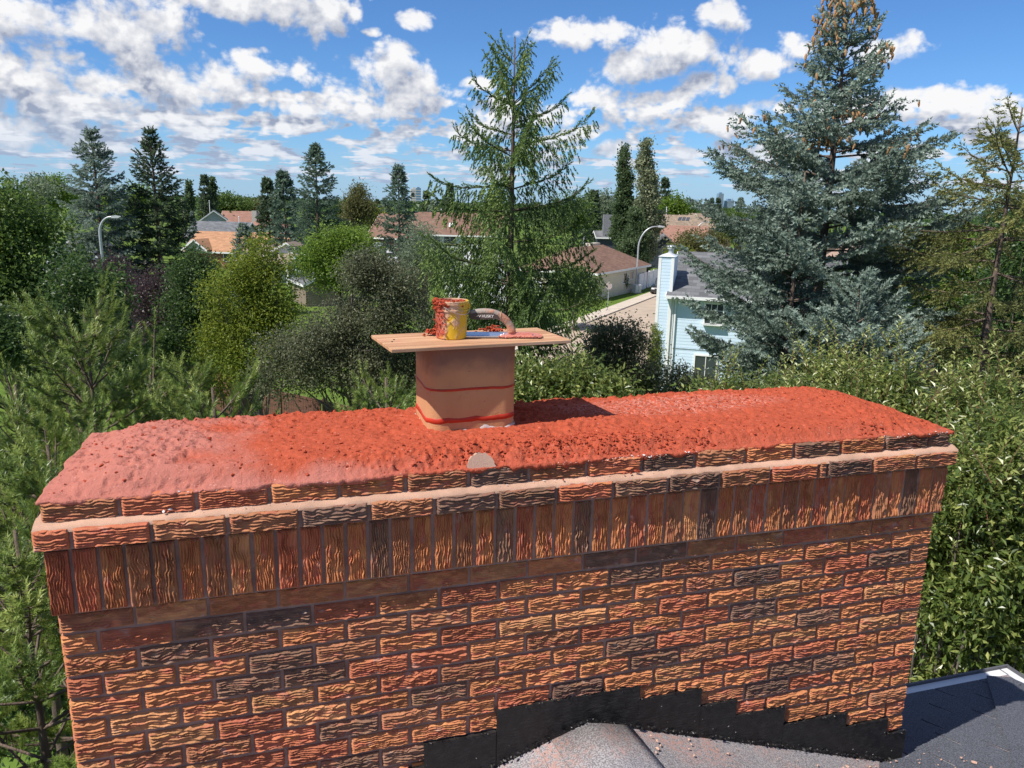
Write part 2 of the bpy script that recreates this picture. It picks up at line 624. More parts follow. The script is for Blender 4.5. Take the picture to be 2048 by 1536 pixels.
# running bond below the soldier course
FL_TOP = [(1.055, -0.647), (1.308, -0.641), (1.316, -0.558), (1.861, -0.566), (1.868, -0.616), (2.123, -0.624), (2.129, -0.699), (2.283, -0.697),
          (2.290, -0.763), (2.513, -0.776), (2.516, -0.860), (2.821, -0.855), (2.831, -0.929), (3.037, -0.925), (3.051, -1.011), (3.150, -1.003)]
FXS, FZS = np.array([p[0] for p in FL_TOP]), np.array([p[1] for p in FL_TOP])
hidden = []
for k in range(1, 20):
    zc = -CO * (k - 1) - CO / 2
    even = k % 2 == 0
    xs = [0.0] + [BR / 2 + BR * i for i in range(16)] if even else [BR * i for i in range(16)] + [LEN + 0.01]
    for i in range(len(xs) - 1):
        x0, x1 = xs[i], xs[i + 1] - 0.010
        xm = (x0 + x1) / 2
        fl = np.interp(xm, FXS, FZS, left=-9, right=-1.0)
        bottom = np.interp(xm, [0, 3.14], [-0.56, -1.22])          # what the frame shows
        if zc + CO / 2 < fl - 0.03 or zc + CO / 2 < bottom:
            hidden.append((x0, x1, zc))
            continue
        put_brick(x0, x1, zc, -0.001)
# soldier course, leaning out a little more at the left
ns = 46
SX0, SX1 = -0.013, LEN + 0.013
sp_ = (SX1 - SX0) / ns
for i in range(ns):
    t_ = i / (ns - 1)
    gap = 0.011 - 0.0065 * smooth(0.25, 0.75, t_) + rng.normal(0, 0.0008)
    ys = -0.030 + 0.010 * smooth(0.0, 0.7, t_)
    put_brick(SX0 + sp_ * i + gap / 2, SX0 + sp_ * (i + 1) - gap / 2, 0.1025, ys + rng.normal(0, 0.0015), soldier=True, wts=PWD)
# projecting course
x = -0.027
wid = [0.1] + [BR] * 11 + [0.04] + [BR] * 4
wid = [0.1] + [BR] * 12 + [0.037] + [BR] * 3
sc_ = (LEN + 0.054 + 0.01) / sum(wid)
for wd in wid:
    put_brick(x, x + wd * sc_ - 0.012, 0.2395, -0.044, wts=np.array([14, 4, 20, 32, 18, 12.0]) / 100)
    x += wd * sc_
# top course under the crown
x = -0.009
wid = [BR] * 15 + [0.112]
sc_ = (LEN + 0.018 + 0.01) / sum(wid)
for wd in wid:
    put_brick(x, x + wd * sc_ - 0.012, 0.3095, -0.010, wts=np.array([20, 4, 14, 22, 24, 16.0]) / 100)
    x += wd * sc_

# mortar bed behind the faces, and the buff wash on top of the projecting course
mb = MB().box(0.006, LEN - 0.006, 0.006, DEP - 0.006, -ZB, 0.001)
mb.box(-0.006, LEN + 0.006, -0.017, DEP + 0.014, 0.001, 0.207)
mb.box(-0.018, LEN + 0.018, -0.034, DEP + 0.028, 0.207, 0.272)
mb.box(-0.002, LEN + 0.002, -0.003, DEP, 0.272, 0.338)
core = obj('mortar_joints', mb.mesh('mortar_joints'), M_MORTAR, chimney)


def wash():
    n = 260
    xs = np.linspace(-0.026, LEN + 0.026, n)
    rows = []
    for (off, zz, amp) in ((-0.043, 0.262, 0.002), (-0.0405, 0.2715, 0.002), (-0.026, 0.278, 0.0025), (-0.006, 0.2845, 0.003), (0.012, 0.289, 0.001)):
        r = np.stack([xs, np.full(n, off), np.full(n, zz)], 1)
        r[:, 1] += (vnoise(np.stack([xs * 40, np.full(n, off * 200), np.zeros(n)], 1), 4) - 0.5) * amp * 2
        r[:, 2] += (fbm(np.stack([xs * 25, np.full(n, off * 300), np.ones(n)], 1), 3, 5) - 0.5) * amp * 3
        rows.append(r)
    V = np.concatenate(rows)
    idx = np.arange(5 * n).reshape(5, n)
    F = np.stack([idx[:-1, :-1], idx[:-1, 1:], idx[1:, 1:], idx[1:, :-1]], -1).reshape(-1, 4)
    return mesh_np('mortar_wash', V, F, smooth_=True)


obj('mortar_wash', wash(), M_WASH, chimney)
sw = MB()
for x0, x1 in ((-0.028, 0.02), (LEN - 0.02, LEN + 0.028)):
    sw.box(x0, x1, -0.004, DEP + 0.02, 0.2725, 0.2835)
obj('side_wash', sw.mesh('side_wash'), M_WASH, chimney)

# bricks the photograph does not show (ends, back, below the frame), joined
hb = MB()
for (x0, x1, zc) in hidden:
    hb.box(x0, x1, -0.001, 0.05, zc - CO / 2 + 0.005, zc + CO / 2 - 0.005)
for k in range(1, 60):
    zc = -CO * (k - 1) - CO / 2
    for j in range(4):
        y0 = (0.0 if k % 2 else -BR / 2) + BR * j
        y1 = min(y0 + BR - 0.01, DEP)
        y0 = max(y0, 0.052)
        if y1 - y0 > 0.03:
            hb.box(-0.001, 0.05, y0, y1, zc - CO / 2 + 0.005, zc + CO / 2 - 0.005)
            hb.box(LEN - 0.05, LEN + 0.001, y0, y1, zc - CO / 2 + 0.005, zc + CO / 2 - 0.005)
for j in range(9):
    hb.box(-0.014, 0.05, 0.045 + 0.0688 * j, 0.045 + 0.0688 * j + 0.058, 0.006, 0.2)
    hb.box(LEN - 0.05, LEN + 0.014, 0.045 + 0.0688 * j, 0.045 + 0.0688 * j + 0.058, 0.006, 0.2)
for j in range(3):
    for (e, z0, z1) in ((0.026, 0.21, 0.27), (0.008, 0.281, 0.339)):
        hb.box(-e, 0.05, 0.03 + BR * j, 0.03 + BR * j + 0.193, z0, z1)
        hb.box(LEN - 0.05, LEN + e, 0.03 + BR * j, 0.03 + BR * j + 0.193, z0, z1)
for k in range(1, 60):
    zc = -CO * (k - 1) - CO / 2
    for j in range(16):
        x0 = BR * j - (0 if k % 2 else BR / 2)
        x1 = min(x0 + BR - 0.01, LEN)
        x0 = max(x0, 0)
        if x1 > x0 + 0.02:
            hb.box(x0, x1, DEP - 0.05, DEP + 0.001, zc - CO / 2 + 0.005, zc + CO / 2 - 0.005)
rest = obj('side_bricks', hb.mesh('side_bricks'), M_BRICK, chimney)
rest.color = (0.46, 0.17, 0.06, 0.7)
rest['kind'] = 'stuff'


# ---- crown of red mortar
def make_red(name, base, pink, crown=False):
    m, t, b = material(name)
    v = objcoord(t)
    s = t.n('ShaderNodeSeparateXYZ', {0: v})
    n1 = t.noise(v, 5.0, 5)
    n2 = t.noise(v, 55.0, 5)
    n3 = t.noise(v, 210.0, 3)
    c = t.mix(t.mapr(n2, 0.3, 0.7), tuple(x * 0.86 for x in base), tuple(min(1, x * 1.12) for x in base))
    if crown:
        # the mix dried paler at the left end and along the front lip; dusty scatter at the right
        left = t.mapr(t.math('ADD', s.outputs[0], t.math('MULTIPLY', t.math('SUBTRACT', n1, 0.5), 0.9)), 0.25, 0.62, 1.0, 0.0)
        lip = t.math('MULTIPLY', t.mapr(t.math('ADD', s.outputs[1], t.math('MULTIPLY', t.math('SUBTRACT', n1, 0.5), 0.16)), 0.0, 0.07, 1.0, 0.0), t.mapr(s.outputs[0], 0.7, 1.15, 1.0, 0.12))
        pk = t.math('MAXIMUM', left, lip)
        c = t.mix(t.math('MULTIPLY', pk, 0.85), c, pink)
        dx = t.math('DIVIDE', t.math('SUBTRACT', s.outputs[0], 2.15), 0.62)
        dy = t.math('DIVIDE', t.math('SUBTRACT', s.outputs[1], 0.42), 0.16)
        dd = t.math('SUBTRACT', 1.0, t.math('ADD', t.math('MULTIPLY', dx, dx), t.math('MULTIPLY', dy, dy)))
        dust = t.math('MULTIPLY', t.mapr(dd, 0.0, 0.7), t.mapr(t.noise(v, 90.0, 4), 0.46, 0.62))
        c = t.mix(t.math('MULTIPLY', dust, 0.5), c, (0.62, 0.33, 0.27))
        spots = t.mapr(t.noise(v, 130.0, 2), 0.66, 0.72)
        c = t.mix(t.math('MULTIPLY', spots, 0.5), c, (0.66, 0.36, 0.30))
    c = t.mix(t.mapr(n3, 0.58, 0.75, 0, 0.35), c, tuple(x * 0.45 for x in base))
    t.link(c, b.inputs['Base Color'])
    b.inputs['Roughness'].default_value = 1.0
    b.inputs['Specular IOR Level'].default_value = 0.03
    h = t.math('ADD', t.math('MULTIPLY', n3, 0.5), n2)
    bump(t, b, h, 0.006)
    return m


M_RED = make_red('red_crown_mortar', (0.40, 0.082, 0.042), (0.42, 0.165, 0.130), True)
M_RED2 = make_red('red_mortar_lumps', (0.38, 0.072, 0.038), (0.5, 0.17, 0.13))
M_BUFF = mortar_mat('dried_buff_mortar', (0.52, 0.33, 0.25), 0.12)
M_WHITE = mortar_mat('white_mortar', (0.72, 0.68, 0.66), 0.08)


def crown_height(X, Y):
    dxl, dxr = X + 0.012, LEN + 0.012 - X
    dyf, dyb = Y + 0.012, DEP + 0.006 - Y
    e = 0.046
    h = e * smooth(0, 0.085, dyf) * smooth(0, 0.07, dyb) * smooth(0, 0.20, dxl) * smooth(0, 0.26, dxr)
    h += 0.006 * smooth(0, 0.3, np.minimum(dyf, dyb))
    p = np.stack([X, Y, np.zeros_like(X)], -1)
    rough_m = np.maximum(smooth(0.16, 0.02, Y) * smooth(0.75, 0.95, X) * smooth(2.2, 1.7, X), smooth(0.5, 0.63, Y) * 0.8)
    rough_m = np.maximum(rough_m, smooth(2.6, 2.95, X) * 0.6)
    rough_m = np.maximum(rough_m, smooth(0.52, 0.66, fbm(p * 3.5, 3, 40)) * 0.55)
    d = (fbm(p * 7, 4, 21) - 0.5) * 0.014 + (fbm(p * 38, 3, 22) - 0.5) * 0.006
    cr = np.abs(fbm(p * 55, 3, 23, 0.65) - 0.5) * 2
    d += rough_m * (0.042 * (fbm(p * 52, 4, 24, 0.72) - 0.45) + 0.006 * cr)
    hole = smooth(0.70, 0.76, vnoise(p * 45, 26)) * smooth(0.4, 0.6, fbm(p * 4, 2, 27))
    d -= 0.008 * hole
    # trowel trough behind the front lip to the right of the flue
    d -= 0.010 * smooth(0.0, 0.05, X - 1.5) * smooth(0.09, 0.0, np.abs(Y - 0.19 + 0.03 * np.sin(X * 5)))
    edge = smooth(0, 0.03, np.minimum(np.minimum(dyf, dyb), np.minimum(dxl, dxr)))
    return 0.3425 + h + d * (0.25 + 0.75 * edge)


def crown_mesh():
    nx, ny = 640, 145
    u = np.linspace(0, 1, nx)
    v = np.linspace(0, 1, ny)
    Uu, Vv = np.meshgrid(u, v)
    X = -0.012 + Uu * (LEN + 0.024)
    Y = -0.012 + Vv * (DEP + 0.018)
    Z = crown_height(X, Y)
    # ragged outline
    wy = (fbm(np.stack([X * 13, Y * 0 + 1, Y * 0], -1), 5, 31, 0.68) - 0.45) * 0.044
    wx = (fbm(np.stack([Y * 9, X * 0 + 5, X * 0], -1), 3, 32, 0.6) - 0.45) * 0.03
    Yn = Y - wy * smooth(0.06, 0.0, Y + 0.012) + wy * smooth(0.06, 0, DEP + 0.006 - Y)
    Xn = X - wx * smooth(0.06, 0.0, X + 0.012) + wx * smooth(0.06, 0, LEN + 0.012 - X)
    V = np.stack([Xn, Yn, Z], -1).reshape(-1, 3)
    idx = np.arange(nx * ny).reshape(ny, nx)
    Fq = np.stack([idx[:-1, :-1], idx[:-1, 1:], idx[1:, 1:], idx[1:, :-1]], -1).reshape(-1, 4)
    ring = np.concatenate([idx[0, :], idx[1:, -1], idx[-1, -2::-1], idx[-2:0:-1, 0]])
    B = V[ring].copy()
    c = np.array([LEN / 2, DEP / 2])
    drop = 0.002 + 0.034 * np.clip(fbm(np.stack([B[:, 0] * 22, B[:, 1] * 22, B[:, 0] * 0], -1), 4, 34, 0.65) - 0.22, 0, 1)
    B[:, 2] -= drop
    ins = np.sign(c - B[:, :2]) * 0.006
    B2 = B.copy()
    B2[:, :2] += ins * 2
    n0, nb = len(V), len(ring)
    b1, b2 = n0 + np.arange(nb), n0 + nb + np.arange(nb)
    Fs = np.stack([np.roll(ring, -1), ring, b1, np.roll(b1, -1)], -1)
    Ft = np.stack([np.roll(b1, -1), b1, b2, np.roll(b2, -1)], -1)
    return mesh_np('mortar_crown', np.concatenate([V, B, B2]), [Fq, Fs, Ft], smooth_=True)


crown = obj('mortar_crown', crown_mesh(), M_RED, chimney)
tag(crown, 'crumbly red mortar crown, dried pink at one end')

ICO = None


def lump_base(seed):
    """a small knobbly lump, radius about 1"""
    import bmesh
    bm = bmesh.new()
    bmesh.ops.create_icosphere(bm, subdivisions=1, radius=1.0)
    V = np.array([v.co[:] for v in bm.verts])
    F = np.array([[v.index for v in f.verts] for f in bm.faces])
    bm.free()
    r = np.random.default_rng(seed + 900)
    V = V * r.uniform(0.45, 1.15, (len(V), 1)) * np.array([1.15, 0.9, 0.8])
    return V, F


LUMPS = [lump_base(i) for i in range(6)]


def lumps_mesh(name, P, S, squash=0.8, seed=0):
    r = np.random.default_rng(seed)
    Vs, Fs, n = [], [], 0
    for i, (p, s) in enumerate(zip(P, S)):
        V, F = LUMPS[r.integers(len(LUMPS))]
        a = r.uniform(0, 6.28)
        b = r.uniform(-0.7, 0.7)
        ca, sa, cb, sb = math.cos(a), math.sin(a), math.cos(b), math.sin(b)
        R = np.array([[ca, -sa, 0], [sa, ca, 0], [0, 0, 1]]) @ np.array([[1, 0, 0], [0, cb, -sb], [0, sb, cb]])
        W = (V * np.array([1, r.uniform(0.7, 1.2), squash])) @ R.T * s + p
        Vs.append(W)
        Fs.append(F + n)
        n += len(V)
    return mesh_np(name, np.concatenate(Vs), np.concatenate(Fs))


# crumbs of mortar lying on the crown and its edges
r_ = np.random.default_rng(5)
cx = np.concatenate([r_.uniform(0.0, LEN, 1300), r_.normal(1.55, 0.42, 1300), r_.uniform(0.05, LEN - 0.05, 900), r_.normal(2.2, 0.35, 250)])
cyy = np.concatenate([r_.uniform(0.03, DEP - 0.03, 1300), np.abs(r_.normal(0.07, 0.055, 1300)), DEP - np.abs(r_.normal(0.035, 0.03, 900)), r_.normal(0.4, 0.08, 250)])
ok = (cx > 0) & (cx < LEN) & (cyy > -0.004) & (cyy < DEP) & ~((np.abs(cx - 1.285) < 0.19) & (np.abs(cyy - 0.385) < 0.17))
cx, cyy = cx[ok], cyy[ok]
sz = np.clip(r_.lognormal(-5.9, 0.55, len(cx)), 0.001, 0.009)
x2 = np.concatenate([r_.normal(1.5, 0.38, 520), r_.uniform(0.1, LEN - 0.1, 420), r_.normal(2.75, 0.2, 120)])
y2 = np.concatenate([np.abs(r_.normal(0.03, 0.04, 520)), DEP - np.abs(r_.normal(0.02, 0.018, 420)), np.abs(r_.normal(0.02, 0.02, 120))])
cl_k = smooth(0.42, 0.6, fbm(np.stack([x2 * 9, y2 * 9, x2 * 0], 1), 2, 77))
k2 = (r_.random(len(x2)) < cl_k) & (x2 > 0.05) & (x2 < LEN - 0.05)
cx, cyy = np.r_[cx, x2[k2]], np.r_[cyy, y2[k2]]
sz = np.r_[sz, r_.uniform(0.004, 0.0095, k2.sum())]
cz = crown_height(cx, cyy) + sz * 0.25
cr_o = obj('mortar_crumbs', lumps_mesh('mortar_crumbs', np.stack([cx, cyy, cz], 1), sz, seed=8), M_RED2, chimney)
cr_o['kind'] = 'stuff'
# white bits and a few red crumbs on the wash
wx_ = np.concatenate([r_.uniform(0.2, 0.75, 26), r_.uniform(1.3, 2.0, 26), r_.uniform(2.6, 3.1, 14)])
wp = np.stack([wx_, r_.uniform(-0.03, -0.016, len(wx_)), np.full(len(wx_), 0.284)], 1)
wb = obj('mortar_chips', lumps_mesh('mortar_chips', wp, np.clip(r_.lognormal(-6.6, 0.5, len(wx_)), 0.0007, 0.004), seed=9), M_WHITE, chimney)
wb['kind'] = 'stuff'
wx2 = np.concatenate([r_.uniform(1.45, 2.05, 120), r_.uniform(2.75, 3.12, 60), r_.uniform(0.3, 0.8, 30)])
wp2 = np.stack([wx2, r_.uniform(-0.022, -0.006, len(wx2)), r_.uniform(0.333, 0.343, len(wx2))], 1)
wb2 = obj('mortar_chips', lumps_mesh('mortar_chips', wp2, np.clip(r_.lognormal(-6.4, 0.5, len(wx2)), 0.0008, 0.005), seed=19), M_WHITE, chimney)
wb2['kind'] = 'stuff'
for (px, py, pz, s) in ((0.305, -0.024, 0.290, 0.006), (0.322, -0.017, 0.292, 0.007), (1.79, -0.027, 0.291, 0.012), (1.765, -0.031, 0.288, 0.006), (1.74, -0.03, 0.287, 0.004), (1.52, -0.033, 0.286, 0.006)):
    o = obj('mortar_lump', lumps_mesh('mortar_lump', [(px, py, pz)], [s], seed=int(px * 100)), M_RED2 if px > 1 else M_WHITE, chimney)

# half-round plug of old mortar standing on the front lip
n_ = 22
poly = [(1.245 + 0.045 * math.cos(math.pi * i / n_) * (1 + 0.04 * math.sin(i * 2.3)), 0.332 + 0.050 * math.sin(math.pi * i / n_) * (1 + 0.05 * math.sin(i * 1.7))) for i in range(n_ + 1)]
plug = MB().prism(poly[::-1], 'y', -0.014, 0.06)
pl = obj('mortar_plug', plug.mesh('mortar_plug'), M_BUFF, chimney)
bevel(pl, 0.006, 3)
tag(pl, 'half-round buff mortar plug at the crown edge')
pl.rotation_euler = (-0.28, 0, 0)
pl.location = (0, -0.094, 0.016)


# ---- clay flue liner
def rsq(cxx, cyy_, wx__, wy__, r, k=10):
    pts = []
    for qd, (sx, sy) in enumerate(((1, 1), (-1, 1), (-1, -1), (1, -1))):
        for i in range(k + 1):
            a = math.pi / 2 * (qd + i / k)
            pts.append((cxx + sx * (wx__ / 2 - r) + r * math.cos(a), cyy_ + sy * (wy__ / 2 - r) + r * math.sin(a)))
    return pts


FCX, FCY, FW, FD = 1.283, 0.392, 0.320, 0.300
FZ0, FZ1 = 0.33, 0.690


def flue_mesh():
    k = 10
    outer, inner = rsq(FCX, FCY, FW, FD, 0.055, k), rsq(FCX, FCY, FW - 0.044, FD - 0.044, 0.035, k)
    n = len(outer)
    V, F = [], []
    for ring, z in ((outer, FZ0), (outer, FZ1 - 0.003), (inner, FZ1), (inner, FZ0)):
        V += [(p[0], p[1], z) for p in ring]
    for a in range(3):
        for i in range(n):
            j = (i + 1) % n
            F.append((a * n + i, a * n + j, (a + 1) * n + j, (a + 1) * n + i))
    return mesh_np('clay_flue', V, np.array(F), smooth_=False)


def flue_mat():
    m, t, b = material('terracotta_liner')
    v = objcoord(t)
    s = t.n('ShaderNodeSeparateXYZ', {0: v})
    n1 = t.noise(t.vmath('MULTIPLY', v, (6, 6, 2.0)), 1.0, 4)
    c = t.mix(t.mapr(n1, 0.3, 0.7), (0.46, 0.215, 0.095), (0.55, 0.270, 0.125))
    soot = t.math('MULTIPLY', t.mapr(t.math('ADD', s.outputs[2], t.math('MULTIPLY', t.math('SUBTRACT', t.noise(v, 14.0, 4), 0.5), 0.10)), 0.575, 0.66), 0.85)
    c = t.mix(soot, c, (0.17, 0.085, 0.065))
    pits = t.mapr(t.noise(v, 70.0, 1), 0.72, 0.76)
    c = t.mix(t.math('MULTIPLY', pits, 0.6), c, (0.20, 0.10, 0.06))
    c = t.mix(t.math('MULTIPLY', t.mapr(t.noise(v, 24.0, 5), 0.58, 0.72), 0.25), c, (0.36, 0.15, 0.11))
    t.link(c, b.inputs['Base Color'])
    b.inputs['Roughness'].default_value = 0.8
    bump(t, b, t.noise(v, 180.0, 3), 0.0012)
    return m


flue = obj('clay_flue', flue_mesh(), flue_mat(), chimney)
for p in flue.data.polygons:
    p.use_smooth = True
flue.data.set_sharp_from_angle(angle=math.radians(40)) if hasattr(flue.data, 'set_sharp_from_angle') else None
tag(flue, 'square rounded clay flue liner with two red lines')


def band(name, zc, half, e, mat, seed, wob=0.004, tilt=0.0, thick=0.5):
    pts = np.array(rsq(FCX, FCY, FW + e * 2, FD + e * 2, 0.055 + e, 14))
    # resample evenly
    d = np.r_[0, np.cumsum(np.linalg.norm(np.diff(np.r_[pts, pts[:1]], axis=0), axis=1))]
    u = np.linspace(0, d[-1], 240, endpoint=False)
    X = np.interp(u, d, np.r_[pts[:, 0], pts[0, 0]])
    Y = np.interp(u, d, np.r_[pts[:, 1], pts[0, 1]])
    p = np.stack([X * 18, Y * 18, X * 0], 1)
    z = zc + (fbm(p, 2, seed) - 0.5) * wob + tilt * (X - FCX)
    hu = half * (1 - thick + 2 * thick * fbm(p * 1.6, 3, seed + 1))
    hl = half * (1 - thick + 2 * thick * fbm(p * 1.3, 3, seed + 2))
    n = len(X)
    ctr = np.array([FCX, FCY])
    inw = np.stack([X, Y], 1) + (ctr - np.stack([X, Y], 1)) * 0.02
    V = np.concatenate([np.stack([inw[:, 0], inw[:, 1], z - hl - 0.001], 1), np.stack([X, Y, z - hl * 0.7], 1), np.stack([X, Y, z + hu * 0.7], 1), np.stack([inw[:, 0], inw[:, 1], z + hu + 0.001], 1)])
    F = []
    for a in range(3):
        for i in range(n):
            j = (i + 1) % n
            F.append((a * n + i, a * n + j, (a + 1) * n + j, (a + 1) * n + i))
    return obj(name, mesh_np(name, V, np.array(F), smooth_=True), mat, flue)


M_LINE = plain('red_sealant', (0.42, 0.032, 0.013), 0.45, 0.15, 20.0)
band('red_line', 0.541, 0.0042, 0.0022, M_LINE, 51, 0.004, 0.012, 0.35)
band('red_line', 0.432, 0.0085, 0.0026, M_LINE, 54, 0.008, 0.03, 0.55)
band('base_mortar', 0.380, 0.016, 0.006, mortar_mat('pinkish_white_mortar', (0.58, 0.49, 0.46), 0.15), 57, 0.016, 0.05, 0.7)

# ------------------------------------------------------------------ things on the flue
def ch_empty(name, p, rz=0.0):
    return empty(name, ch_world(p), YAW + rz)


def wood_mat(name, c1, c2, c3):
    m, t, b = material(name)
    v = objcoord(t)
    n = t.noise(t.vmath('MULTIPLY', v, (3.0, 40.0, 20.0)), 1.0, 5, dist=0.6)
    n2 = t.noise(v, 8.0, 4)
    c = t.mix(t.mapr(n, 0.35, 0.68), c1, c2)
    c = t.mix(t.math('MULTIPLY', t.mapr(n2, 0.5, 0.7), 0.6), c, c3)
    t.link(c, b.inputs['Base Color'])
    b.inputs['Roughness'].default_value = 0.8
    bump(t, b, n, 0.0015)
    return m


M_PLY = wood_mat('weathered_plywood', (0.36, 0.175, 0.085), (0.56, 0.33, 0.18), (0.50, 0.20, 0.13))
M_PLYE = wood_mat('plywood_edge', (0.40, 0.22, 0.13), (0.58, 0.40, 0.27), (0.5, 0.25, 0.16))
ply = ch_empty('plywood_board', (0.990, 0.175, 0.6905), math.atan2(0.07, 0.645))
tag(ply, 'thin weathered plywood sheet lying across the clay flue', 'board')
nxp = 40
pb = MB().box(0, 0.652, 0, 0.292, 0.0, 0.0112)
o = obj('panel', pb.mesh('panel'), M_PLY, ply)
bevel(o, 0.0012, 2)
pe = MB()
for k in range(3):
    pe.box(0.0006, 0.6514, -0.0006, 0.2926, 0.0010 + k * 0.0034, 0.0036 + k * 0.0034)
obj('edge_ply', pe.mesh('edge_ply'), M_PLYE, ply)
for (x_, y_) in ((0.036, 0.135), (0.052, 0.172)):
    obj('nail', MB().lathe([(0.0035, 0.011), (0.0035, 0.0135), (0.001, 0.0145)], 8, (x_, y_, 0)).mesh('nail'), plain('dark_steel', (0.08, 0.06, 0.05), 0.5), ply)
PZ = 0.7020


# bucket
def bucket_mat():
    m, t, b = material('mortar_smeared_yellow_plastic')
    v = objcoord(t)
    n = t.noise(t.vmath('MULTIPLY', v, (18, 18, 14)), 1.0, 5, 0.6)
    s = t.n('ShaderNodeSeparateXYZ', {0: v})
    a = t.math('ADD', t.math('MULTIPLY', s.outputs[0], -7.0), t.math('MULTIPLY', s.outputs[1], 1.0))
    c = t.mix(t.mapr(n, 0.3, 0.7), (0.62, 0.37, 0.012), (0.72, 0.47, 0.02))
    pinkm = t.mapr(t.math('ADD', t.math('ADD', n, t.math('MULTIPLY', s.outputs[2], 1.8)), t.math('MULTIPLY', a, 0.35)), 0.52, 0.66)
    c = t.mix(t.math('MULTIPLY', pinkm, 0.8), c, (0.55, 0.32, 0.27))
    redm = t.mapr(t.math('ADD', t.math('MULTIPLY', t.noise(v, 30.0, 4), 0.5), a), 0.36, 0.52)
    c = t.mix(redm, c, (0.42, 0.085, 0.05))
    t.link(c, b.inputs['Base Color'])
    b.inputs['Roughness'].default_value = 0.55
    bump(t, b, t.math('MULTIPLY', t.math('ADD', pinkm, redm), t.noise(v, 60.0, 4)), 0.004)
    return m


bk = ch_empty('mortar_bucket', (1.228, 0.362, PZ))
tag(bk, 'small yellow plastic bucket smeared with red mortar on the plywood', 'bucket')
bprof = [(0.050, 0.0), (0.0535, 0.003), (0.0565, 0.098), (0.0600, 0.0985), (0.0600, 0.104), (0.0575, 0.105), (0.0580, 0.121), (0.0615, 0.1225), (0.0615, 0.1325), (0.0595, 0.134),
         (0.0570, 0.133), (0.0560, 0.118), (0.0555, 0.112)]
mb_ = MB()
mb_.lathe(bprof, 40)
ob = obj('pail', mb_.mesh('pail', True), bucket_mat(), bk)
ob.data.set_sharp_from_angle(angle=math.radians(35))
r_ = np.random.default_rng(12)
Pm, Sm = [], []
for i in range(150):                                          # mortar fill heaped inside
    a, rr = r_.uniform(0, 6.28), 0.053 * math.sqrt(r_.uniform(0, 1))
    Pm.append((rr * math.cos(a), rr * math.sin(a), 0.121 + r_.uniform(-0.004, 0.010)))
    Sm.append(r_.uniform(0.005, 0.011))
obj('mortar_fill', lumps_mesh('mortar_fill', Pm, Sm, seed=2), M_RED2, bk)
Pm, Sm = [], []
for i in range(120):                                          # clots hanging on the rim and the left side
    a = r_.normal(3.5, 0.42)
    z = r_.choice([r_.uniform(0.104, 0.138), r_.uniform(0.118, 0.14), r_.uniform(0.01, 0.12)])
    rr = 0.0585 + 0.003 * r_.normal()
    Pm.append((rr * math.cos(a), rr * math.sin(a), z))
    Sm.append(r_.uniform(0.004, 0.010) if z > 0.1 else r_.uniform(0.003, 0.007))
obj('mortar_clots', lumps_mesh('mortar_clots', Pm, Sm, seed=3), M_RED2, bk)
hw = [(0.061 * math.cos(a), 0.061 * math.sin(a), 0.112 - 0.030 * math.sin(max(0, (a + 2.2) / 2.4 * math.pi)) * 0.9) for a in np.linspace(-2.2, 0.2, 16)]
obj('wire_handle', MB().tube(np.array(hw) * [1.05, 1.05, 1] + [0, 0, 0.004], 0.0014, 6).mesh('wire_handle'), plain('galvanised_wire', (0.5, 0.42, 0.35), 0.4, metal=0.6), bk)
obj('handle_ear', MB().box(0.055, 0.066, -0.012, 0.012, 0.105, 0.122).mesh('handle_ear'), ob.data.materials[0], bk)
obj('straw', MB().tube([(-0.002, -0.01, 0.12), (-0.003, -0.008, 0.152)], 0.0009, 5).mesh('straw'), plain('dry_straw', (0.5, 0.4, 0.3)), bk)
for (nm, lab, px, py, n, sp, ss) in (('mortar_heap', 'heap of red mortar crumbs on the plywood behind the float handle', 1.405, 0.455, 46, 0.020, 0.0075),
                                     ('mortar_clod', 'clod of wet red mortar stuck beside the yellow bucket', 1.168, 0.415, 26, 0.011, 0.0085)):
    e = ch_empty(nm, (px, py, PZ))
    e2 = np.stack([r_.normal(0, sp, n), r_.normal(0, sp * 0.6, n), np.abs(r_.normal(0.010, 0.007, n))], 1)
    o = obj(nm, lumps_mesh(nm, e2, r_.uniform(0.6, 1.3, n) * ss, seed=n), M_RED2, None, ch_world((px, py, PZ)), (0, 0, YAW))
    bpy.data.objects.remove(e)
    tag(o, lab, 'mortar')

# hand float
fl_a = math.atan2(0.262 - 0.36, 1.54 - 1.32)
fl_rot = -0.20
fo = ch_empty('finishing_float', (1.405, 0.352, PZ), fl_rot)
tag(fo, 'steel finishing float with brown curved handle beside the bucket', 'float')


def float_blade():
    mb = MB()
    L, W = 0.30, 0.078
    pts = []
    for (sx, a0) in ((1, -math.pi / 2), (-1, math.pi / 2)):
        for i in range(13):
            a = a0 + math.pi * i / 12
            pts.append((sx * (L / 2 - W / 2 * 0.55) + 0.55 * W / 2 * math.cos(a), W / 2 * math.sin(a)))
    mb.prism(pts, 'z', 0.004, 0.0075)
    return mb


def smeared(name, col, smear, metal, rough, thr):
    m, t, b = material(name)
    v = objcoord(t)
    n = t.noise(v, 30.0, 5)
    s = t.n('ShaderNodeSeparateXYZ', {0: v})
    k = t.mapr(t.math('ADD', n, t.math('MULTIPLY', s.outputs[0], 2.2)), thr, thr + 0.16)
    t.link(t.mix(k, col, smear), b.inputs['Base Color'])
    t.link(t.math('MULTIPLY', t.math('SUBTRACT', 1.0, k), metal), b.inputs['Metallic'])
    b.inputs['Roughness'].default_value = rough
    bump(t, b, t.math('MULTIPLY', k, t.noise(v, 120.0, 3)), 0.002)
    return m


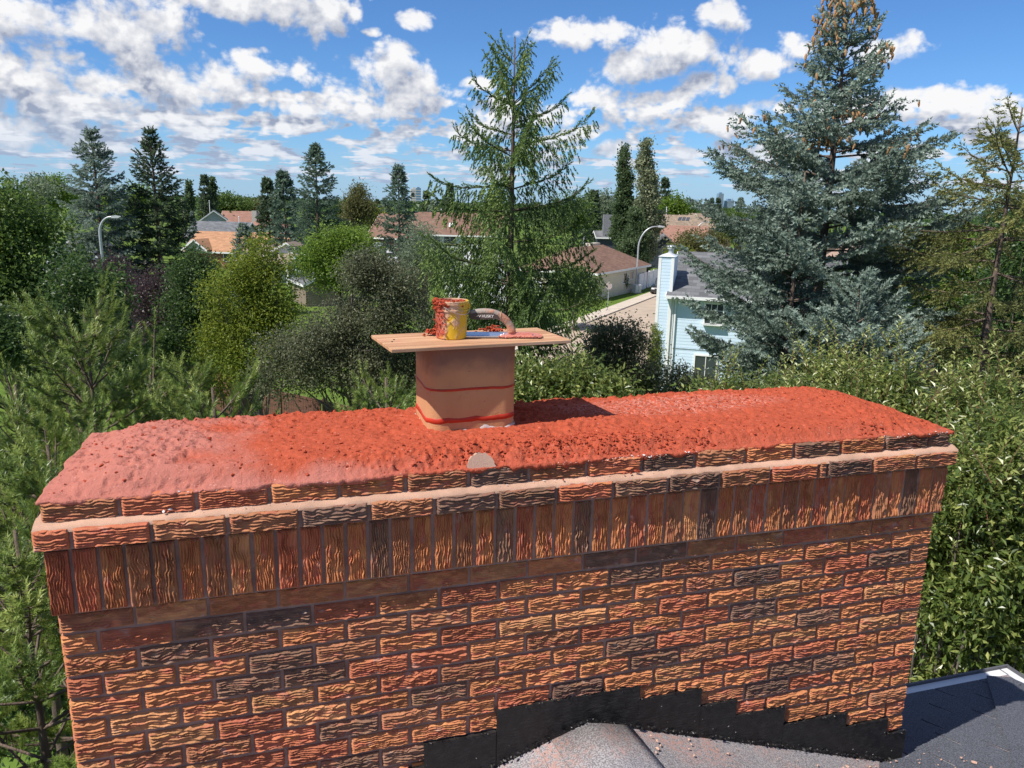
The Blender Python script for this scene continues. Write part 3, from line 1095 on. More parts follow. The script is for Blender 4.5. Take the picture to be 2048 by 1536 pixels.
M_STEEL = smeared('smeared_steel', (0.62, 0.66, 0.72), (0.55, 0.20, 0.145), 0.9, 0.28, 0.50)
M_HAND = smeared('mortar_stained_grip', (0.30, 0.25, 0.21), (0.46, 0.20, 0.12), 0.0, 0.6, 0.42)
bl = obj('blade', float_blade().mesh('blade'), M_STEEL, fo)
obj('blade_rib', MB().prism([(-0.011, 0.0074), (0.011, 0.0074), (0.008, 0.0165), (-0.008, 0.0165)], 'x', -0.13, 0.115).mesh('blade_rib'), M_STEEL, fo)
lip = []
r_ = np.random.default_rng(33)
for i in range(120):
    x_ = r_.uniform(-0.01, 0.148)
    lip.append((x_, -0.036 + r_.normal(0, 0.003), 0.0065 + r_.uniform(-0.001, 0.002)))
for i in range(40):
    a = r_.uniform(-1.5, 1.5)
    lip.append((0.122 + 0.028 * math.cos(a), 0.034 * math.sin(a), 0.007))
obj('mortar_smear', lumps_mesh('mortar_smear', lip, r_.uniform(0.0025, 0.006, len(lip)), seed=4), make_red('pale_smear', (0.55, 0.21, 0.155), (0.5, 0.2, 0.15)), fo)


def handle_mesh():
    pts = np.array([(-0.115, 0, 0.082), (-0.09, 0, 0.086), (-0.06, 0, 0.087), (-0.03, 0, 0.085), (-0.005, 0, 0.078), (0.018, 0, 0.064), (0.034, 0, 0.045), (0.041, 0, 0.026), (0.043, 0, 0.012)])
    wd = np.array([0.012, 0.015, 0.016, 0.0155, 0.0145, 0.0135, 0.0125, 0.013, 0.016])
    ht = np.array([0.010, 0.014, 0.0165, 0.0165, 0.0150, 0.0140, 0.0135, 0.0150, 0.0175])
    t = np.gradient(pts, axis=0)
    t /= np.linalg.norm(t, axis=1)[:, None]
    V, k = [], 16
    for i in range(len(pts)):
        nrm = np.array([-t[i][2], 0, t[i][0]])
        for j in range(k):
            a = 2 * math.pi * j / k
            ca, sa = math.cos(a), math.sin(a)
            V.append(pts[i] + np.array([0, 1, 0]) * wd[i] * math.copysign(abs(ca) ** 0.8, ca) + nrm * ht[i] * math.copysign(abs(sa) ** 0.8, sa))
    F = [(i * k + j, i * k + (j + 1) % k, (i + 1) * k + (j + 1) % k, (i + 1) * k + j) for i in range(len(pts) - 1) for j in range(k)]
    m = MB().add(V, F + [tuple(range(k))[::-1], tuple((len(pts) - 1) * k + j for j in range(k))])
    return m.mesh('handle', True)


hd = obj('handle', handle_mesh(), M_HAND, fo)
sub = hd.modifiers.new('s', 'SUBSURF')
sub.levels = sub.render_levels = 2
M_GRIP = plain('dark_rubber', (0.075, 0.055, 0.048), 0.7, 0.2, 30)
gp = [(-0.112, 0.070), (-0.09, 0.066), (-0.05, 0.067), (-0.02, 0.069), (-0.004, 0.066), (-0.012, 0.079), (-0.03, 0.085), (-0.06, 0.087), (-0.095, 0.085), (-0.113, 0.080)]
gq = obj('grip_inlay', MB().prism(gp, 'y', -0.0172, -0.012).mesh('grip_inlay'), M_GRIP, fo)
bevel(gq, 0.002, 2)
seam = [(-0.002 + 0.016 * math.sin(a) * 0.3, -0.0165 * math.cos(a), 0.077 + 0.0165 * math.sin(a)) for a in np.linspace(-1.2, 1.5, 12)]
obj('handle_seam', MB().tube(seam, 0.0007, 5).mesh('handle_seam'), plain('pale_seam', (0.65, 0.45, 0.25)), fo)
fc = bpy.data.curves.new('lettering', 'FONT')
fc.body = "HUSKY"
fc.size = 0.0135
fc.extrude = 0.0003
fc.offset = 0.0003
fc.align_x = 'LEFT'
tmp = bpy.data.objects.new('tmp', fc)
COL.objects.link(tmp)
bpy.context.view_layer.update()
dg = bpy.context.evaluated_depsgraph_get()
tme = bpy.data.meshes.new_from_object(tmp.evaluated_get(dg))
bpy.data.objects.remove(tmp)
M_PRINT = plain('white_print', (0.75, 0.7, 0.66), 0.6, 0.05)
obj('lettering', tme, M_PRINT, fo, (-0.068, -0.0177, 0.0722), (math.pi / 2, 0, 0))
lg = MB()
lg.prism([(-0.088, 0.0755), (-0.080, 0.0800), (-0.076, 0.0795), (-0.083, 0.0757)], 'y', -0.0180, -0.0173)
lg.prism([(-0.079, 0.0728), (-0.074, 0.0785), (-0.070, 0.0820), (-0.0718, 0.0770), (-0.0755, 0.0725)], 'y', -0.0180, -0.0173)
obj('emblem', lg.mesh('emblem'), M_PRINT, fo)

# ------------------------------------------------------------------ step flashing, cricket and the roof it all stands in
M_TAR = None


def tar_mat():
    m, t, b = material('tarred_flashing')
    v = objcoord(t)
    n = t.noise(v, 26.0, 5)
    sp_ = t.mapr(t.noise(v, 60.0, 1), 0.775, 0.79)
    c = t.mix(t.mapr(n, 0.3, 0.75), (0.008, 0.008, 0.009), (0.026, 0.023, 0.022))
    t.link(t.mix(sp_, c, (0.45, 0.40, 0.36)), b.inputs['Base Color'])
    t.link(t.mapr(n, 0.35, 0.65, 0.32, 0.6), b.inputs['Roughness'])
    b.inputs['Specular IOR Level'].default_value = 0.35
    bump(t, b, t.noise(t.vmath('MULTIPLY', v, (1, 1, 2.5)), 40.0, 5), 0.006, 0.7)
    return m


M_TAR = tar_mat()
RS = 0.33
RZ0 = -1.15


def roof_z(y):
    return RZ0 - RS * y


flsh = ch_empty('step_flashing', (2.1, -0.012, -0.9))
tag(flsh, 'black tarred step flashing running down the foot of the chimney', 'flashing')
steps = [(0.80, 1.060, -0.735), (1.055, 1.312, -0.645), (1.314, 1.866, -0.560), (1.864, 2.128, -0.618), (2.126, 2.290, -0.697), (2.287, 2.517, -0.768), (2.514, 2.830, -0.856), (2.828, 3.048, -0.926), (3.046, 3.156, -1.006)]
for i, (x0, x1, zt) in enumerate(steps):
    y = -0.014 - 0.0010 * (i % 2)
    zr = lambda x: max(-0.66 - 0.335 * abs(x - 1.66), -1.17) - 0.04
    n = max(3, int((x1 - x0) / 0.03))
    top = [(x, zt + 0.006 * (vnoise(np.array([x * 30, i, 0.5]), 71) - 0.5) + (0.004 if False else 0)) for x in np.linspace(x0, x1, n)]
    poly = top + [(x1, zr(x1)), ((x0 + x1) / 2, zr((x0 + x1) / 2)), (x0, zr(x0))]
    mb = MB().prism([(p[0] - 2.1, p[1] + 0.9) for p in poly][::-1], 'y', y + 0.012, 0.012)
    obj('flashing_sheet', mb.mesh('flashing_sheet'), M_TAR, flsh)
# tar bead where the sheets meet the brick
r_ = np.random.default_rng(44)
bp, bs = [], []
for (x0, x1, zt) in steps:
    for x in np.arange(x0, x1, 0.012):
        if r_.random() < 0.6:
            bp.append((x - 2.1, -0.002 + r_.normal(0, 0.002), zt + 0.9 + r_.normal(0.001, 0.003)))
            bs.append(r_.uniform(0.003, 0.007))
for x in np.arange(0.9, 3.16, 0.012):
    bp.append((x - 2.1, -0.008 + r_.normal(0, 0.006), max(-0.66 - 0.335 * abs(x - 1.66), -1.16) + 0.9 + 0.004 + r_.normal(0, 0.004)))
    bs.append(r_.uniform(0.004, 0.010))
tb = obj('tar_bead', lumps_mesh('tar_bead', bp, bs, seed=6), M_TAR, flsh)
tb['kind'] = 'stuff'


def near_shingle_mat(name, col, pinkdust):
    m, t, b = material(name)
    v = objcoord(t)
    oi = t.n('ShaderNodeObjectInfo')
    n = t.noise(v, 190.0, 2)
    n2 = t.noise(v, 5.0, 5)
    k = t.math('MULTIPLY', oi.outputs['Random'], 0.5)
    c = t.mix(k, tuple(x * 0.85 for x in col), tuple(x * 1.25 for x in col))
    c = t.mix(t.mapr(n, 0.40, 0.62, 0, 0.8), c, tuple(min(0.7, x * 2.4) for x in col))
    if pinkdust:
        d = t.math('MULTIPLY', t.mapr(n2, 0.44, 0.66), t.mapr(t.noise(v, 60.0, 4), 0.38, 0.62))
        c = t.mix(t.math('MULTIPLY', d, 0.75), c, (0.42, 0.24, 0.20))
    t.link(c, b.inputs['Base Color'])
    b.inputs['Roughness'].default_value = 0.95
    b.inputs['Specular IOR Level'].default_value = 0.2
    bump(t, b, n, 0.002)
    return m


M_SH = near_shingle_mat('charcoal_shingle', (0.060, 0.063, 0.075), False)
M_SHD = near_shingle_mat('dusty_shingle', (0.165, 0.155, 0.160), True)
house0 = ch_empty('house', (1.6, -2.0, -ZB))
tag(house0, 'house whose charcoal shingle hip roof carries the brick chimney', 'house')
HO = np.array([1.6, -2.0, -ZB])


def hl(p):
    return tuple(np.asarray(p, float) - HO)


EY, HX = 0.565, 4.46                     # eave line and hip corner
rb_ = MB()
zE = roof_z(EY)
t1 = 4.6
rb_.slab([hl(p) for p in ((-5.0, EY, zE), (HX, EY, zE), (HX - t1, EY - t1, zE + RS * t1), (-5.0, EY - t1, zE + RS * t1))], 0.05)
rb_.slab([hl(p) for p in ((HX, EY, zE), (HX, -9.0, zE), (HX - t1, -9.0, zE + RS * t1), (HX - t1, EY - t1, zE + RS * t1))], 0.05)
rb_.slab([hl(p) for p in ((-5.0, EY - t1, zE + RS * t1), (HX - t1, EY - t1, zE + RS * t1), (HX - t1, -9.0, zE + RS * t1 - 1.4), (-5.0, -9.0, zE + RS * t1 - 1.4))], 0.05)
# cricket
CRX, CRZ = 1.66, -0.675
rb_.slab([hl(p) for p in ((CRX, 0.03, CRZ), (CRX, (RZ0 - CRZ) / RS, CRZ), (CRX - (CRZ - RZ0) / 0.335, 0.03, RZ0))], 0.04)
rb_.slab([hl(p) for p in ((CRX, (RZ0 - CRZ) / RS, CRZ), (CRX, 0.03, CRZ), (CRX + (CRZ - RZ0) / 0.335, 0.03, RZ0))], 0.04)
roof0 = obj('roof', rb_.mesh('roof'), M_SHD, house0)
wl = MB().box(*(np.array([-4.6, HX - 0.4]) - HO[0]), *(np.array([-8.6, EY - 0.35]) - HO[1]), 0.0, zE - HO[2] - 0.02)
obj('wall', wl.mesh('wall'), plain('stucco', (0.55, 0.5, 0.43), 0.9, 0.08, 4), house0)
gm = MB()
gm.box(*(np.array([-5.0, HX + 0.01]) - HO[0]), *(np.array([EY + 0.003, EY + 0.055]) - HO[1]), zE - HO[2] - 0.012, zE - HO[2] - 0.004)
gm.box(*(np.array([HX + 0.003, HX + 0.055]) - HO[0]), *(np.array([-9.0, EY + 0.055]) - HO[1]), zE - HO[2] - 0.012, zE - HO[2] - 0.004)
obj('drip_edge', gm.mesh('drip_edge'), plain('grey_white_metal', (0.62, 0.63, 0.64), 0.5, 0.05), house0)
gm = MB()
gm.box(*(np.array([-5.0, HX + 0.07]) - HO[0]), *(np.array([EY + 0.055, EY + 0.067]) - HO[1]), zE - HO[2] - 0.12, zE - HO[2] + 0.012)
gm.box(*(np.array([HX + 0.055, HX + 0.067]) - HO[0]), *(np.array([-9.0, EY + 0.055]) - HO[1]), zE - HO[2] - 0.12, zE - HO[2] + 0.012)
obj('gutter', gm.mesh('gutter'), plain('dark_gutter', (0.10, 0.10, 0.11), 0.5, 0.1), house0)


def shingle_piece(x0, x1, y0, y1, zf, mat, th=0.0035, jit=0.003):
    """a tab on the plane zf(x,y), its lower butt end lifted"""
    def up(x, y, k):
        return (x - HO[0], y - HO[1], zf(x, y) - HO[2] + k)
    V = [up(x0, y0, 0.001), up(x1, y0, 0.001), up(x1, y1, 0.001), up(x0, y1, 0.001), up(x0, y0, 0.003), up(x1, y0, 0.003), up(x1, y1, 0.003 + th), up(x0, y1, 0.003 + th)]
    me = MB().add(V, [(3, 2, 1, 0), (4, 5, 6, 7), (0, 1, 5, 4), (1, 2, 6, 5), (2, 3, 7, 6), (3, 0, 4, 7)]).mesh('shingle')
    return obj('shingle', me, mat, house0)


pz = lambda x, y: roof_z(y)
for k in range(11):                      # right of the chimney: courses run along x, tabs 0.30 wide
    y1 = EY - 0.005 - 0.145 * k
    x = 2.72 - (k % 2) * 0.15 - (k % 3) * 0.04
    while x < HX - (EY - y1) - 0.14:
        xa, xb = x, min(x + 0.295, HX - (EY - y1) - 0.08)
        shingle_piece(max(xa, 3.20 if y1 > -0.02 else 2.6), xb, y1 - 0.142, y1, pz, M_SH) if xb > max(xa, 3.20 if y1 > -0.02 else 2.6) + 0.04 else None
        x += 0.305
pb_z = lambda x, y: zE + RS * (HX - x)
for k in range(5):
    x1 = HX - 0.005 - 0.145 * k
    y = EY - (HX - x1) - 0.12
    for j in range(6):
        V = None
        ya, yb = y - 0.30, y - 0.006
        def up(xx, yy, kk):
            return (xx - HO[0], yy - HO[1], pb_z(xx, yy) - HO[2] + kk)
        V = [up(x1 - 0.142, ya, 0.001), up(x1 - 0.142, yb, 0.001), up(x1, yb, 0.001), up(x1, ya, 0.001), up(x1 - 0.142, ya, 0.003), up(x1 - 0.142, yb, 0.003), up(x1, yb, 0.006), up(x1, ya, 0.006)]
        obj('shingle', MB().add(V, [(0, 1, 2, 3), (7, 6, 5, 4), (4, 5, 1, 0), (5, 6, 2, 1), (6, 7, 3, 2), (7, 4, 0, 3)]).mesh('shingle'), M_SH, house0)
        y -= 0.303
for k in range(7):                       # hip caps
    t_ = 0.06 + 0.17 * k
    c0, c1 = np.array([HX - t_, EY - t_, zE + RS * t_ + 0.014]), np.array([HX - t_ - 0.20, EY - t_ - 0.20, zE + RS * (t_ + 0.20) + 0.008])
    sA, sB = np.array([-0.13, 0.0, 0]), np.array([0.0, -0.13, 0])
    V = [c0 - HO, c1 - HO]
    lo = lambda c, s, dz: tuple(c + s + [0, 0, dz] - HO)
    pts = [tuple(c0 - HO), tuple(c1 - HO), lo(c1, (-0.10, 0.06, 0), -0.012), lo(c0, (-0.10, 0.06, 0), -0.012), lo(c1, (0.06, -0.10, 0), -0.012), lo(c0, (0.06, -0.10, 0), -0.012)]
    obj('hip_shingle', MB().add(pts, [(0, 1, 2, 3), (1, 0, 5, 4)]).mesh('hip_shingle'), M_SH, house0)
# cricket shingles
cz = lambda x, y: CRZ - 0.335 * abs(x - CRX)
for side in (1, -1):
    for k in range(11):
        xa = CRX + side * (0.05 + 0.14 * k)
        xb = xa + side * 0.139
        y = -0.03 - (k % 2) * 0.07
        while y > -0.62:
            yb = y - 0.20
            if cz(xb, 0) > roof_z(y) - 0.02:
                def up(xx, yy, kk):
                    return (xx - HO[0], yy - HO[1], cz(xx, yy) - HO[2] + kk)
                V = [up(xa, y, 0.001), up(xa, yb, 0.001), up(xb, yb, 0.001), up(xb, y, 0.001), up(xa, y, 0.0032), up(xa, yb, 0.0032), up(xb, yb, 0.0075), up(xb, y, 0.0075)]
                Fq = [(0, 1, 2, 3), (7, 6, 5, 4), (4, 5, 1, 0), (5, 6, 2, 1), (6, 7, 3, 2), (7, 4, 0, 3)]
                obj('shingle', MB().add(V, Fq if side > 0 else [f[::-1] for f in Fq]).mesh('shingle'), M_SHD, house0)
            y -= 0.205
# the loose cap over the cricket ridge
y0, y1 = -0.045, -0.36
pts = []
for (yy, hh) in ((y0, 0.020), (y1, 0.030)):
    for xx in np.linspace(-0.15, 0.16, 9):
        pts.append((CRX + xx + (0.02 if yy == y1 else 0) - HO[0], yy - HO[1], CRZ - 0.30 * max(0, abs(xx) - 0.02) - HO[2] + hh))
F = [(i, i + 1, 9 + i + 1, 9 + i) for i in range(8)]
lc = obj('ridge_shingle', MB().add(pts, [f[::-1] for f in F]).mesh('ridge_shingle', True), M_SHD, house0)
lc.modifiers.new('s', 'SOLIDIFY').thickness = 0.007
r_ = np.random.default_rng(9)
gx, gy = r_.uniform(1.2, 3.4, 260), r_.uniform(-0.45, -0.03, 260)
gz = np.maximum(cz(gx, gy), roof_z(gy)) + 0.014
gr = obj('mortar_debris', lumps_mesh('mortar_debris', np.stack([gx, gy, gz], 1) - HO, np.clip(r_.lognormal(-5.7, 0.6, 260), 0.0012, 0.012), seed=14), M_BUFF, house0)
gr['kind'] = 'stuff'

# ------------------------------------------------------------------ ground, street
def ground_mat():
    m, t, b = material('lawn_and_soil')
    v = objcoord(t)
    n = t.noise(v, 0.05, 5)
    n2 = t.noise(v, 1.5, 5)
    c = t.mix(t.mapr(n2, 0.3, 0.7), (0.075, 0.125, 0.022), (0.125, 0.19, 0.035))
    c = t.mix(t.mapr(n, 0.50, 0.68, 0, 0.5), c, (0.14, 0.14, 0.06))
    t.link(c, b.inputs['Base Color'])
    b.inputs['Roughness'].default_value = 1.0
    b.inputs['Specular IOR Level'].default_value = 0.05
    return m


gs = 24000.0
go_ = obj('ground', mesh_np('ground', [(-gs, -gs, 0), (gs, -gs, 0), (gs, gs, 0), (-gs, gs, 0)], np.array([[0, 1, 2, 3]])), ground_mat())
go_['kind'] = 'structure'
M_ROAD = plain('pale_concrete_road', (0.40, 0.32, 0.245), 0.95, 0.10, 0.6, spec=0.1)
M_WALK = plain('concrete_walk', (0.50, 0.43, 0.35), 0.95, 0.08, 1.0, spec=0.1)
ra, rb2 = np.array([16.71, 89.17]), np.array([9.42, 73.06])
dr = (ra - rb2) / np.linalg.norm(ra - rb2)
nr_ = np.array([dr[1], -dr[0]])                     # towards the road side (right)


def strip(name, a, b, o0, o1, z, mat, th=0.02):
    p = [a + nr_ * o0, a + nr_ * o1, b + nr_ * o1, b + nr_ * o0]
    o = obj(name, MB().slab([(q_[0], q_[1], z) for q_ in p][::-1], th).mesh(name), mat)
    o['kind'] = 'structure'
    return o


A0, B0 = rb2 - dr * 34, ra + dr * 160
strip('pavement', A0, B0, 0.0, 1.5, 0.12, M_WALK, 0.14)
strip('road', A0, B0, 1.5, 11.0, 0.010, M_ROAD)
strip('kerb', A0, B0, 11.0, 11.25, 0.13, M_WALK, 0.14)
# expansion joints in the pavement slab
# side street at the right, behind the spruces
rs = obj('road', MB().slab([(x_, y_, 0.012) for x_, y_ in ((24, 30), (60, 26), (60, 34), (24, 38))], 0.02).mesh('road'), M_ROAD)
rs['kind'] = 'structure'
M_PATIO = plain('patio', (0.45, 0.42, 0.38), 0.9, 0.1, 1.0)

# ------------------------------------------------------------------ houses
M_WHITEP = plain('white_trim', (0.78, 0.78, 0.77), 0.5, 0.04)
M_GLASS, _t, _b = material('window_glass')
_b.inputs['Base Color'].default_value = (0.045, 0.055, 0.065, 1)
_b.inputs['Roughness'].default_value = 0.08
_b.inputs['Specular IOR Level'].default_value = 0.8
M_METAL = plain('galvanised_steel', (0.50, 0.52, 0.54), 0.4, 0.08, metal=0.5)


def siding_mat(name, col, pitch=0.13):
    m, t, b = material(name)
    v = objcoord(t)
    s = t.n('ShaderNodeSeparateXYZ', {0: v})
    fr = t.math('FRACT', t.math('DIVIDE', s.outputs[2], pitch))
    k = t.mapr(fr, 0.0, 0.10, 1.0, 0.0)
    n = t.noise(v, 1.5, 4)
    c = t.mix(t.mapr(n, 0.3, 0.7), tuple(x * 0.94 for x in col), tuple(min(1, x * 1.05) for x in col))
    t.link(c, b.inputs['Base Color'])
    b.inputs['Roughness'].default_value = 0.55
    bump(t, b, fr, pitch * 0.12)
    return m


def win(parent, x0, x1, z0, z1, y=0.0, nx=1, nz=1, fw=0.07, face='front', mat=None):
    """a window on the front (y) or on an end (x) wall: frame, pane, glazing bars"""
    fr, pn = MB(), MB()
    def bx(mb, a, b, c, d, e, f):
        if face == 'front':
            mb.box(a, b, y - f, y - e, c, d)
        elif face == 'right':
            mb.box(y + e, y + f, a, b, c, d)
        else:
            mb.box(y - f, y - e, a, b, c, d)
    bx(fr, x0 - fw, x0, z0 - fw, z1 + fw, 0.002, 0.06)
    bx(fr, x1, x1 + fw, z0 - fw, z1 + fw, 0.002, 0.06)
    bx(fr, x0, x1, z1, z1 + fw, 0.002, 0.06)
    bx(fr, x0, x1, z0 - fw, z0, 0.002, 0.06)
    for i in range(1, nx):
        xx = x0 + (x1 - x0) * i / nx
        bx(fr, xx - 0.015, xx + 0.015, z0, z1, 0.020, 0.045)
    for i in range(1, nz):
        zz = z0 + (z1 - z0) * i / nz
        bx(fr, x0, x1, zz - 0.015, zz + 0.015, 0.022, 0.043)
    w_ = obj('window', fr.mesh('window'), mat or M_WHITEP, parent)
    bx(pn, x0, x1, z0, z1, 0.004, 0.018)
    obj('pane', pn.mesh('pane'), M_GLASS, w_)
    return w_


def house(name, label, loc, rz, wd, dp, eave, ridge, wall_m, roof_m, axis='x', over=0.4, hip=0.0, group=None, cat='house', trim=None):
    e = empty(name, (loc[0], loc[1], 0), rz)
    tag(e, label, cat, group)
    mb = MB().box(0, wd, 0, dp, 0, eave)
    trim = trim or M_WHITEP
    th = 0.18
    if axis == 'x':
        if hip == 0:
            mb.prism([(0, eave), (dp, eave), (dp / 2, ridge - 0.1)], 'x', 0.0, wd)
        sl = (ridge - eave) / (dp / 2)
        ze = eave - sl * over
        r = MB()
        hx = hip
        r.slab([(-over, -over, ze), (wd + over, -over, ze), (wd - hx + (0 if hx else over), dp / 2, ridge), (hx - (0 if hx else over), dp / 2, ridge)], th)
        r.slab([(wd + over, dp + over, ze), (-over, dp + over, ze), (hx - (0 if hx else over), dp / 2, ridge), (wd - hx + (0 if hx else over), dp / 2, ridge)], th)
        if hx:
            r.slab([(-over, dp + over, ze), (-over, -over, ze), (hx, dp / 2, ridge)], th)
            r.slab([(wd + over, -over, ze), (wd + over, dp + over, ze), (wd - hx, dp / 2, ridge)], th)
        f = MB().box(-over, wd + over, -over - 0.03, -over, ze - th - 0.05, ze - 0.02)
        f.box(-over, wd + over, dp + over, dp + over + 0.03, ze - th - 0.05, ze - 0.02)
        if not hx:
            for xx in (-over - 0.03, wd + over):
                for (ya, yb, za, zb) in ((-over, dp / 2, ze, ridge), (dp / 2, dp + over, ridge, ze)):
                    f.prism([(ya, za - 0.24), (yb, zb - 0.24), (yb, zb - 0.01), (ya, za - 0.01)], 'x', xx, xx + 0.03)
        else:
            f.box(-over - 0.03, -over, -over, dp + over, ze - th - 0.05, ze - 0.02)
            f.box(wd + over, wd + over + 0.03, -over, dp + over, ze - th - 0.05, ze - 0.02)
    else:
        mb.prism([(0, eave), (wd, eave), (wd / 2, ridge - 0.1)], 'y', 0.0, dp)
        sl = (ridge - eave) / (wd / 2)
        ze = eave - sl * over
        r = MB()
        r.slab([(-over, -over, ze), (wd / 2, -over, ridge), (wd / 2, dp + over, ridge), (-over, dp + over, ze)], th)
        r.slab([(wd / 2, -over, ridge), (wd + over, -over, ze), (wd + over, dp + over, ze), (wd / 2, dp + over, ridge)], th)
        f = MB()
        for yy in (-over - 0.03, dp + over):
            for (xa, xb, za, zb) in ((-over, wd / 2, ze, ridge), (wd / 2, wd + over, ridge, ze)):
                f.prism([(xa, za - 0.24), (xb, zb - 0.24), (xb, zb - 0.01), (xa, za - 0.01)], 'y', yy, yy + 0.03)
        f.box(-over - 0.03, -over, -over, dp + over, ze - th - 0.05, ze - 0.02)
        f.box(wd + over, wd + over + 0.03, -over, dp + over, ze - th - 0.05, ze - 0.02)
    obj('wall', mb.mesh('wall'), wall_m, e)
    e['_roof'] = 1
    ro = obj('roof', r.mesh('roof'), roof_m, e)
    del e['_roof']
    obj('fascia', f.mesh('fascia'), trim, e)
    return e, ro


def stack(ro, x, y, z0, z1, s=0.06, mat=None):
    obj('vent_pipe', MB().lathe([(s, z0), (s, z1), (s * 1.6, z1), (s * 1.6, z1 + 0.1), (s * 0.4, z1 + 0.16)], 10, (x, y, 0)).mesh('vent_pipe'), mat or M_METAL, ro)


R_GREY = shingle_mat('grey_shingles', (0.155, 0.160, 0.170), 0.28, 0.5, 0.28)
R_BLUEGREY = shingle_mat('slate_grey_shingles', (0.150, 0.152, 0.158), 0.28, 0.42, 0.35)
R_ORANGE = shingle_mat('orange_shingles', (0.43, 0.235, 0.135), 0.3, 0.6, 0.18)
R_TAUPE = shingle_mat('taupe_shingles', (0.27, 0.215, 0.175), 0.3, 0.6, 0.12)
R_BROWN = shingle_mat('brown_shingles', (0.215, 0.130, 0.098), 0.3, 0.6, 0.2)
R_SHAKE = shingle_mat('cedar_shakes', (0.255, 0.195, 0.145), 0.4, 0.4, 0.25)
R_PINK = shingle_mat('coral_tiles', (0.52, 0.19, 0.145), 0.35, 0.35, 0.12)
R_PALE = shingle_mat('pale_grey_shingles', (0.45, 0.46, 0.47), 0.3, 0.6, 0.1)
R_RED = shingle_mat('reddish_shingles', (0.30, 0.165, 0.125), 0.3, 0.6, 0.15)
W_CREAM = siding_mat('cream_siding', (0.66, 0.60, 0.47), 0.2)
W_WHITE = siding_mat('white_siding', (0.70, 0.70, 0.70), 0.2)
W_GREYW = siding_mat('grey_siding', (0.42, 0.43, 0.45), 0.2)
W_TAUPE = siding_mat('taupe_siding', (0.27, 0.205, 0.165), 0.2)
W_BROWN = siding_mat('brown_siding', (0.135, 0.085, 0.068), 0.25)
W_NAVY = siding_mat('navy_siding', (0.045, 0.055, 0.085), 0.25)
W_PINKW = siding_mat('peach_stucco', (0.55, 0.38, 0.32), 3.0)

# ---- pale blue house across the yard
M_BLUE = plain('pale_blue_vinyl', (0.58, 0.71, 0.83), 0.5, 0.04, 1.0)
bl0 = at(1345, 585, 37.0)
bh = empty('blue_house', (bl0[0], bl0[1], 0), -math.radians(17))
tag(bh, 'two-storey house in pale blue siding with grey roof and boxed chimney', 'house')
BW, BD, BE, BRG = 11.0, 8.4, 5.42, 7.08


def laps(x0, x1, z0, z1, y, pitch=0.15, lap=0.010, face='front'):
    """overlapping siding boards as real steps"""
    mb = MB()
    z = z0
    while z < z1 - 1e-4:
        zt = min(z + pitch, z1)
        if face == 'front':
            V = [(x0, y - lap, z), (x1, y - lap, z), (x1, y - 0.002, zt), (x0, y - 0.002, zt), (x0, y + 0.004, z), (x1, y + 0.004, z)]
        else:
            V = [(y - lap, x1, z), (y - lap, x0, z), (y - 0.002, x0, zt), (y - 0.002, x1, zt), (y + 0.004, x1, z), (y + 0.004, x0, z)]
            if face == 'right':
                V = [(y + lap, x0, z), (y + lap, x1, z), (y + 0.002, x1, zt), (y + 0.002, x0, zt), (y - 0.004, x0, z), (y - 0.004, x1, z)]
        mb.add(V, [(0, 1, 2, 3), (4, 5, 1, 0)])
        z = zt
    return mb


core_ = MB().box(0.0, BW, 0.02, BD, 0, BE)
core_.prism([(0.02, BE), (BD, BE), (BD / 2, BRG - 0.1)], 'x', 0.0, BW)
obj('wall', core_.mesh('wall'), M_BLUE, bh)
obj('siding', laps(0.10, BW, 0.3, BE - 0.02, 0.02).mesh('siding'), M_BLUE, bh)
tr = MB().box(-0.02, 0.11, -0.03, 0.10, 0.2, BE - 0.02)
tr.box(BW - 0.1, BW + 0.02, -0.03, 0.1, 0.2, BE - 0.02)
obj('corner_trim', tr.mesh('corner_trim'), M_WHITEP, bh)
obj('band_trim', MB().box(0.11, BW - 0.1, -0.012, 0.02, 2.62, 2.66).mesh('band_trim'), plain('grey_flashing', (0.3, 0.36, 0.40), 0.6), bh)
ov = 0.45
sl = (BRG - BE) / (BD / 2)
ze = BE - sl * ov
rf = MB()
rf.slab([(-0.25, -ov, ze), (BW + 0.3, -ov, ze), (BW + 0.3, BD / 2, BRG), (-0.25, BD / 2, BRG)], 0.09)
rf.slab([(BW + 0.3, BD + ov, ze), (-0.25, BD + ov, ze), (-0.25, BD / 2, BRG), (BW + 0.3, BD / 2, BRG)], 0.09)
broof = obj('roof', rf.mesh('roof'), R_BLUEGREY, bh)
ft = MB().box(-0.25, BW + 0.3, -ov - 0.09, -ov, ze - 0.16, ze - 0.02)
ft.box(-0.25, BW + 0.3, -ov, 0.0, ze - 0.14, ze - 0.11)
ft.prism([(-ov, ze - 0.22), (BD / 2, BRG - 0.22), (BD / 2, BRG - 0.012), (-ov, ze - 0.012)], 'x', -0.28, -0.25)
obj('gutter', ft.mesh('gutter'), M_WHITEP, bh)
obj('downspout', MB().box(0.16, 0.23, -0.10, -0.03, 0.2, BE - 0.2).mesh('downspout'), M_WHITEP, bh)
obj('roof_vent', MB().box(2.9, 3.3, BD / 2 - 1.05, BD / 2 - 0.65, BRG - 0.42, BRG - 0.16).mesh('roof_vent'), plain('black_vent', (0.03, 0.03, 0.035), 0.5), broof)
